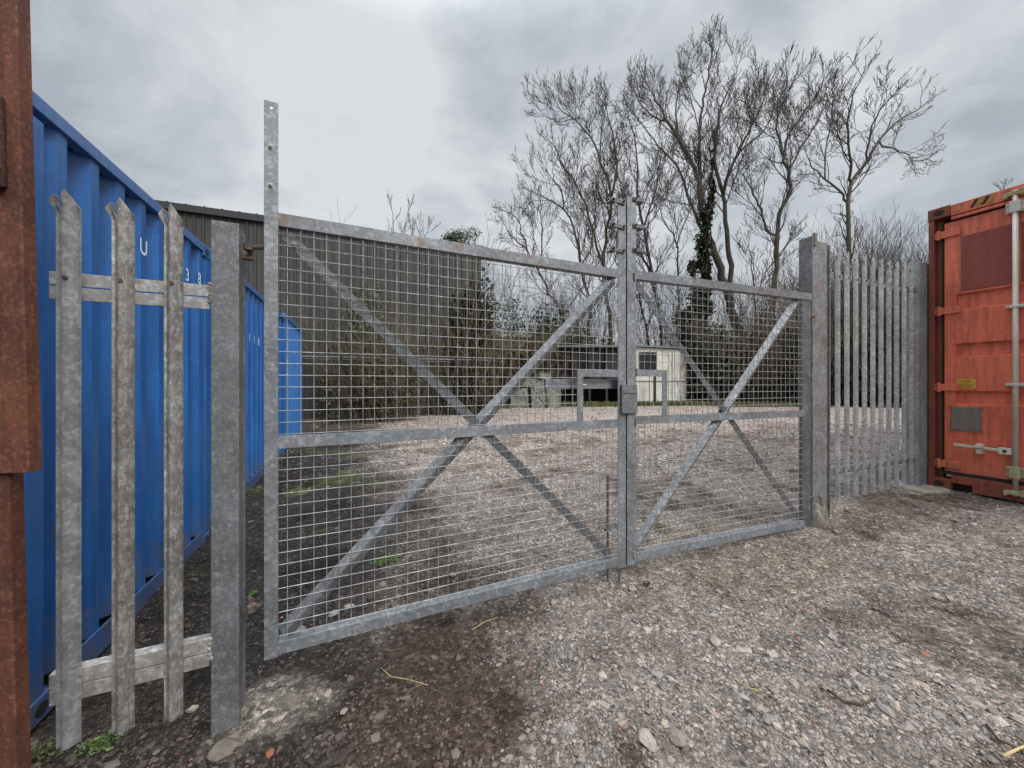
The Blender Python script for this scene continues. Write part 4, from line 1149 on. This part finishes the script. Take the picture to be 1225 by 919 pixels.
tree('thin bare sapling between the tallest tree and the kinked trunk', 18, [
    (Z((708,960),(710,860),(706,780),(700,700),(690,650)), .06, .014, .35),
    (Z((706,780),(725,740),(745,700),(790,640)), .035, .012, .1)], 19, klen=1.7, spawn=.36)
tree('leaning bare tree behind the cabin roof', 21, [
    (Z((440,960),(425,880),(410,800),(400,720),(385,650),(375,600)), .10, .02, .4),
    (Z((410,800),(390,760),(350,700),(340,650)), .05, .016, .2)], 20, klen=2.2, spawn=.5)
for i, (px, top, dd, lab) in enumerate([(471, 222, 22, 'left one of two bare treetops poking above the warehouse roof'), (494, 246, 22, 'right shorter one of two bare treetops above the warehouse roof')]):
    tree(lab, dd, [([(px+6, 420), (px+3, 330), (px, 290), (px-3, top+25)], .07, .012, .6), ([(px+3, 330), (px+12, 290), (px+18, top+30)], .04, .01, .5)], 30+i, klen=1.5, spawn=.45, P=dict(levels=3, ang=.45), group='two bare treetops above the warehouse roof')
tree('faint twig tip rising behind the red container roof', 14, [([(1203, 400), (1203, 300), (1203, 240), (1202, 222)], .03, .01, .9), ([(1203, 240), (1195, 225)], .014, .008, .5)], 33, klen=.45, spawn=.3, P=dict(levels=2, min=.007), group='scrub around the yard')

def clump(mb, n, c, r, size, rr=rng, aspect=1.0, hollow=.45, droop=0):
    """leaf quads through an ellipsoid volume with lumpy density"""
    v = rr.normal(size=(n, 3)); v /= np.linalg.norm(v, axis=1)[:, None]
    k = (hollow+(1-hollow)*rr.random(n)**.6)
    lump_ = 1+.28*np.sin(v[:, 0]*5+c[0]*3)*np.cos(v[:, 2]*6+c[1])+.15*np.sin(v[:, 0]*13+v[:, 2]*11)
    P = v*(k*lump_)[:, None]*np.array(r)+np.array(c)
    P = P+rr.normal(size=(n, 3))*np.array(r)*.06
    u = rr.normal(size=(n, 3)); u /= np.linalg.norm(u, axis=1)[:, None]
    w = np.cross(u, rr.normal(size=(n, 3))); w /= np.linalg.norm(w, axis=1)[:, None]
    s = size*(.5+rr.random(n))[:, None]*.5
    mb.quads(P, u*s, w*s*aspect)
def stems(mb, rr, n, x0, x1, y0, y1, z0, h0, h1, rad=.012, lean=.2, kids=3):
    for _ in range(n):
        p = Vector((rr.uniform(x0, x1), rr.uniform(y0, y1), z0)); h = rr.uniform(h0, h1)
        d = Vector((rr.gauss(0, lean), rr.gauss(0, lean), 1)).normalized()
        pts = [p]; dirs = [d]
        for k in range(5):
            d = (d+Vector((rr.gauss(0, .12), rr.gauss(0, .12), .0))).normalized(); pts.append(pts[-1]+d*h/5); dirs.append(d)
        mb.tube(pts, [rad*(1-.13*k) for k in range(6)], 4, False)
        for _ in range(kids):
            i = rr.randint(1, 4); grow(mb, rr, pts[i], rdir(rr, dirs[i], .5), h*.35, rad*.5, 3, dict(DEF, min=rad*.35, levels=4, gap=[.5, .5, .4, .3]))
def bush(name, label, cat, px0, px1, ptop, pbase, d, leafmat, n, size, stemmat='twig_pale', nst=40, group=None, depth=1.6, hollow=.4, sh=(.6, 1.15), lrad=.015, blobs=5, seed=0, zbase=.45):
    rr = random.Random(seed+int(px0)); nr = np.random.default_rng(seed+int(px0))
    x0 = (px0-CX)/F*d; x1 = (px1-CX)/F*d; ztop = EYE+(CY-ptop)/F*d
    r = root(name, label, cat, ((x0+x1)/2, d, zbase), 0, group)
    w = x1-x0; h = ztop-zbase
    mb = MB()
    for k in range(blobs):
        cx = -w/2+w*(k+.5)/blobs; hh = h*(.72+.28*nr.random())
        for lev in range(2):
            cz = hh*(.28+.40*lev)
            clump(mb, n//(blobs*2), (cx+nr.normal()*w*.03, nr.normal()*.15, cz), (w/blobs*.78, depth*.5, hh*.34), size, nr, hollow=hollow)
    mb.build('foliage', leafmat, r)
    mb = MB(); stems(mb, rr, nst, -w/2, w/2, -depth*.45, depth*.3, -.2, h*sh[0], h*sh[1], lrad); mb.build('stems', stemmat, r)
    return r
BG = 'bramble and ivy thickets along the yard edge'
bush('bramble_thicket', 'brown green bramble bank between warehouse corner and concrete blocks', 'bramble', 584, 668, 399, 488, 18.0, 'bramble', 15000, .10, nst=110, group=BG, seed=1)
bush('bramble_thicket', 'dark thicket growing behind the dark shed', 'bramble', 660, 770, 404, 486, 21.3, 'bramble', 8000, .11, nst=80, group=BG, seed=2)
bush('bramble_thicket', 'dark ivy thicket just right of the cream cabin', 'bramble', 818, 885, 392, 484, 18.4, 'ivy_dark', 15000, .11, nst=100, group=BG, seed=3)
bush('bramble_thicket', 'tall brown thicket below the tallest tree seen through the right leaf', 'bramble', 880, 960, 385, 483, 18.6, 'bramble', 15000, .10, nst=170, group=BG, seed=4)
bush('bramble_thicket', 'thicket right behind the stained gate post', 'bramble', 945, 1040, 372, 485, 17.6, 'ivy_dark', 14000, .10, nst=170, group=BG, seed=5, sh=(.7, 1.4))
bush('bramble_thicket', 'dark thicket behind the clean palisade pales', 'bramble', 1030, 1130, 372, 486, 16.5, 'ivy_dark', 15000, .10, nst=170, group=BG, seed=6, sh=(.7, 1.45))
def twiggy(label, px0, px1, top, d, n, seed):
    rr = random.Random(seed); x0 = (px0-CX)/F*d; x1 = (px1-CX)/F*d; h = EYE+(CY-top)/F*d-.4
    r = root('bare_scrub', label, 'shrub', ((x0+x1)/2, d, .4), 0, 'scrub around the yard')
    mb = MB(); stems(mb, rr, n, -(x1-x0)/2, (x1-x0)/2, -.6, .6, 0, h*.7, h*1.02, .016, .10, 7); mb.build('stems', 'twig', r)
twiggy('fine bare scrub rising behind the left half of the palisade panel', 965, 1045, 300, 18.5, 60, 51)
twiggy('fine bare scrub rising between the palisade panel and red container', 1045, 1125, 290, 17.5, 60, 52)
twiggy('fine bare scrub behind the right leaf between tree trunks', 880, 965, 335, 19.5, 45, 53)
twiggy('fine bare scrub behind the cream cabin', 780, 880, 345, 20.5, 45, 54)
twiggy('fine bare scrub behind the dark shed roof', 640, 760, 350, 21.8, 50, 55)
# shrubs by the warehouse
bush('evergreen_shrub', 'leafy climbing shrub against the warehouse wall near its middle', 'shrub', 415, 455, 322, 500, 11.3, 'shrub', 2600, .05, nst=10, group='shrubs by the warehouse', depth=.9, hollow=.2, blobs=2, seed=7, stemmat='twig_pale', lrad=.010)
bush('dry_reeds', 'pale dry stems and brambles in front of the warehouse middle', 'reeds', 400, 500, 392, 500, 11.0, 'bramble', 4200, .045, nst=130, group='shrubs by the warehouse', depth=.8, hollow=.2, seed=8, lrad=.008)
bush('dry_reeds', 'pale dry stems at the warehouse corner', 'reeds', 500, 592, 385, 498, 12.3, 'bramble', 5200, .06, nst=120, group='shrubs by the warehouse', depth=.8, hollow=.2, seed=9, lrad=.009)
bush('evergreen_shrub', 'dark ivy covered shrub climbing the warehouse corner', 'shrub', 535, 592, 318, 496, 12.2, 'ivy_dark', 5200, .07, nst=25, group='shrubs by the warehouse', depth=.7, hollow=.2, blobs=3, seed=10)
bush('evergreen_shrub', 'airy leafy shrub against the sky right of the warehouse corner', 'shrub', 578, 660, 338, 488, 19.6, 'ivy', 4200, .075, nst=30, group='shrubs by the warehouse', depth=1.4, hollow=.1, blobs=4, seed=11, stemmat='twig')
bush('evergreen_shrub', 'leafy bush under the left trees behind the brambles', 'shrub', 640, 700, 368, 488, 18.8, 'ivy', 3600, .09, nst=24, group='shrubs by the warehouse', depth=1.2, hollow=.1, blobs=3, seed=12, stemmat='twig')
# conifer tuft above the roof
def tuft():
    d = 19; P = W(549, 286, d); r = root('conifer_top', 'dark green conifer top showing above the warehouse roof', 'tree', (P.x, P.y, .5), 0)
    mb = MB(); rr = random.Random(5)
    top = P.z-.5
    nr = np.random.default_rng(6)
    for k in range(14):
        clump(mb, 160, (nr.normal()*.42, nr.normal()*.3, top-.12+nr.normal()*.18), (.42, .35, .34), .09, nr, .35, hollow=.2)
    mb.build('foliage', 'ivy', r)
    mb = MB(); mb.tube([(0, 0, 0), (0, 0, top-.6)], [.15, .06], 8); mb.build('trunk', 'bark', r)
tuft()
# ivy clad trunk
def ivy_trunk():
    r = tree('bare tree with its trunk wrapped in dark ivy left of the tallest tree', 19, [
        (Z((556,980),(560,870),(565,760),(570,650),(588,560),(594,480),(600,420)), .10, .02, .8)], 21, klen=1.3, spawn=.6)
    base = r.location; mb = MB(); nr = np.random.default_rng(4)
    for zx, zy, w, n in ((562, 900, .9, 2200), (560, 830, .75, 1900), (563, 770, .62, 1500), (567, 700, .45, 1100), (572, 640, .40, 900), (582, 590, .30, 600), (590, 540, .22, 400), (594, 490, .15, 260)):
        q = W(*zpt(zx, zy), 19)-base
        for j in range(5):
            k = .45+.5*nr.random(); clump(mb, n//5, (q.x+nr.normal()*w*.42, q.y+nr.normal()*w*.3, q.z+nr.normal()*.45), (w*k, w*k*.8, .6*k+.15), .10, nr, hollow=.15)
    mb.build('ivy', 'ivy_dark', r)
ivy_trunk()

# grass verge at the cabin foot and weeds
def grass(name, label, boxes, n, h, mat, blade=.008):
    mb = MB(); nr = np.random.default_rng(9)
    for (x0, x1, y0, y1, k) in boxes:
        m = int(n*k); x = nr.uniform(x0, x1, m); y = nr.uniform(y0, y1, m); z = gz(x, y)-.01
        hh = h*(.4+nr.random(m)*.8)
        P = np.stack([x, y, z+hh/2], 1)
        U = np.stack([nr.normal(size=m), nr.normal(size=m)*.4, np.zeros(m)], 1); U /= np.linalg.norm(U, axis=1)[:, None]; U *= blade
        V = np.stack([nr.normal(size=m)*.25, nr.normal(size=m)*.25, np.ones(m)], 1)*(hh/2)[:, None]
        mb.quads(P, U, V)
    o = mb.build(name, mat); return tag(o, label, 'grass', None, 'stuff')
grass('grass', 'rough grass verge along the shed, cabin and thickets', [(0, 5, 16.6, 17.7, 1), (5, 9, 17.0, 17.8, .7), (9, 14, 16.5, 17.6, .8), (-4, 0, 15.5, 16.5, .4)], 2300, .20, 'grass', .012)
def weed(px, py, r_, n, label, mat='weed'):
    x, y, z = gp(px, py); nr = np.random.default_rng(int(px)); mb = MB()
    for k in range(max(3, n//5)):
        a = nr.uniform(0, 2*PI); rr_ = nr.uniform(0, r_)
        cx, cy = math.cos(a)*rr_, math.sin(a)*rr_*.8
        clump(mb, 14, (cx, cy, r_*.18*nr.random()), (r_*.4, r_*.4, r_*.22), .009, nr, .6, hollow=.1)
    o = mb.build('weed', mat); o.location = (x, y, z+.01); return tag(o, label, 'weed', 'small weeds in the dark soil')
weed(462, 673, .12, 260, 'bright green weed clump seen through the lower left leaf')
weed(445, 583, .35, 500, 'low mossy green patch behind the left leaf middle rail', 'grass')
weed(118, 895, .07, 120, 'green weed sprig below the nearest blue container corner')
weed(55, 905, .08, 120, 'mossy weed tuft at the foot of the rusty post', 'grass')
weed(302, 712, .04, 70, 'tiny weed beside the near gate post hinge')
weed(385, 640, .10, 110, 'sparse weed seen through the left side of the left leaf', 'grass')
weed(305, 590, .18, 220, 'weed patch between the near post and hinge stile', 'grass')

# ------------------------------------------------------------------ sky, sun, camera
wd = bpy.data.worlds.new('World'); S.world = wd; wd.use_nodes = True
nt = wd.node_tree; nn = nt.nodes; ll = nt.links; bg = nn['Background']; bg.inputs['Strength'].default_value = .1
SUN_EL = math.radians(40); SUN_AZ = math.radians(138)
sky = nn.new('ShaderNodeTexSky'); sky.sky_type = 'NISHITA'; sky.sun_disc = False; sky.sun_elevation = SUN_EL; sky.sun_rotation = SUN_AZ
tc = nn.new('ShaderNodeTexCoord'); sp = nn.new('ShaderNodeSeparateXYZ'); ll.new(tc.outputs['Generated'], sp.inputs[0])
def wm(op, a, b=0.):
    m = nn.new('ShaderNodeMath'); m.operation = op
    for i, v in enumerate((a, b)):
        if isinstance(v, (int, float)): m.inputs[i].default_value = v
        else: ll.new(v, m.inputs[i])
    return m.outputs[0]
zc = wm('ADD', wm('MAXIMUM', sp.outputs[2], 0.), .32)
cb = nn.new('ShaderNodeCombineXYZ'); ll.new(wm('DIVIDE', sp.outputs[0], zc), cb.inputs[0]); ll.new(wm('DIVIDE', sp.outputs[1], zc), cb.inputs[1])
cb.inputs[2].default_value = 3.3
def wnoise(sc, det, rg, dist=0.):
    n = nn.new('ShaderNodeTexNoise'); n.inputs['Scale'].default_value = sc; n.inputs['Detail'].default_value = det; n.inputs['Roughness'].default_value = rg; n.inputs['Distortion'].default_value = dist
    ll.new(cb.outputs[0], n.inputs['Vector']); return n.outputs['Fac']
cl = wm('ADD', wm('MULTIPLY', wnoise(1.25, 8, .56, .5), .68), wm('MULTIPLY', wnoise(3.2, 8, .6, .5), .32))
rp = nn.new('ShaderNodeValToRGB'); e = rp.color_ramp.elements
e[0].position = .42; e[0].color = (4.2, 4.65, 5.2, 1); e[1].position = .585; e[1].color = (7.2, 7.45, 7.8, 1)
ll.new(cl, rp.inputs[0])
# overcast vault: extra brightness added towards the zenith, out of view, to light the scene
zen = nn.new('ShaderNodeMapRange'); zen.interpolation_type = 'SMOOTHSTEP'; ll.new(sp.outputs[2], zen.inputs['Value'])
zen.inputs['From Min'].default_value = .66; zen.inputs['From Max'].default_value = 1.; zen.inputs['To Min'].default_value = 1.; zen.inputs['To Max'].default_value = 6.6
vm = nn.new('ShaderNodeVectorMath'); vm.operation = 'SCALE'; ll.new(rp.outputs[0], vm.inputs[0]); ll.new(zen.outputs[0], vm.inputs['Scale'])
mx = nn.new('ShaderNodeMix'); mx.data_type = 'RGBA'; mx.inputs[0].default_value = .96
ll.new(sky.outputs[0], mx.inputs[6]); ll.new(vm.outputs[0], mx.inputs[7]); ll.new(mx.outputs[2], bg.inputs['Color'])
sl = bpy.data.lights.new('sun', 'SUN'); sl.energy = 2.6; sl.angle = math.radians(28); sl.color = (1, .98, .955)
so = bpy.data.objects.new('sun', sl); COL.objects.link(so)
v = Vector((math.sin(SUN_AZ)*math.cos(SUN_EL), math.cos(SUN_AZ)*math.cos(SUN_EL), math.sin(SUN_EL)))
so.rotation_euler = (-v).to_track_quat('-Z', 'Y').to_euler()
cam = bpy.data.cameras.new('camera'); co = bpy.data.objects.new('camera', cam); COL.objects.link(co)
cam.sensor_width = 36; cam.lens = F/1225*36; cam.clip_start = .05; cam.clip_end = 3000
co.location = (0, 0, EYE); co.rotation_euler = (PI/2, 0, 0)
S.camera = co
S.view_settings.view_transform = 'Standard'; S.view_settings.look = 'None'; S.view_settings.exposure = 0
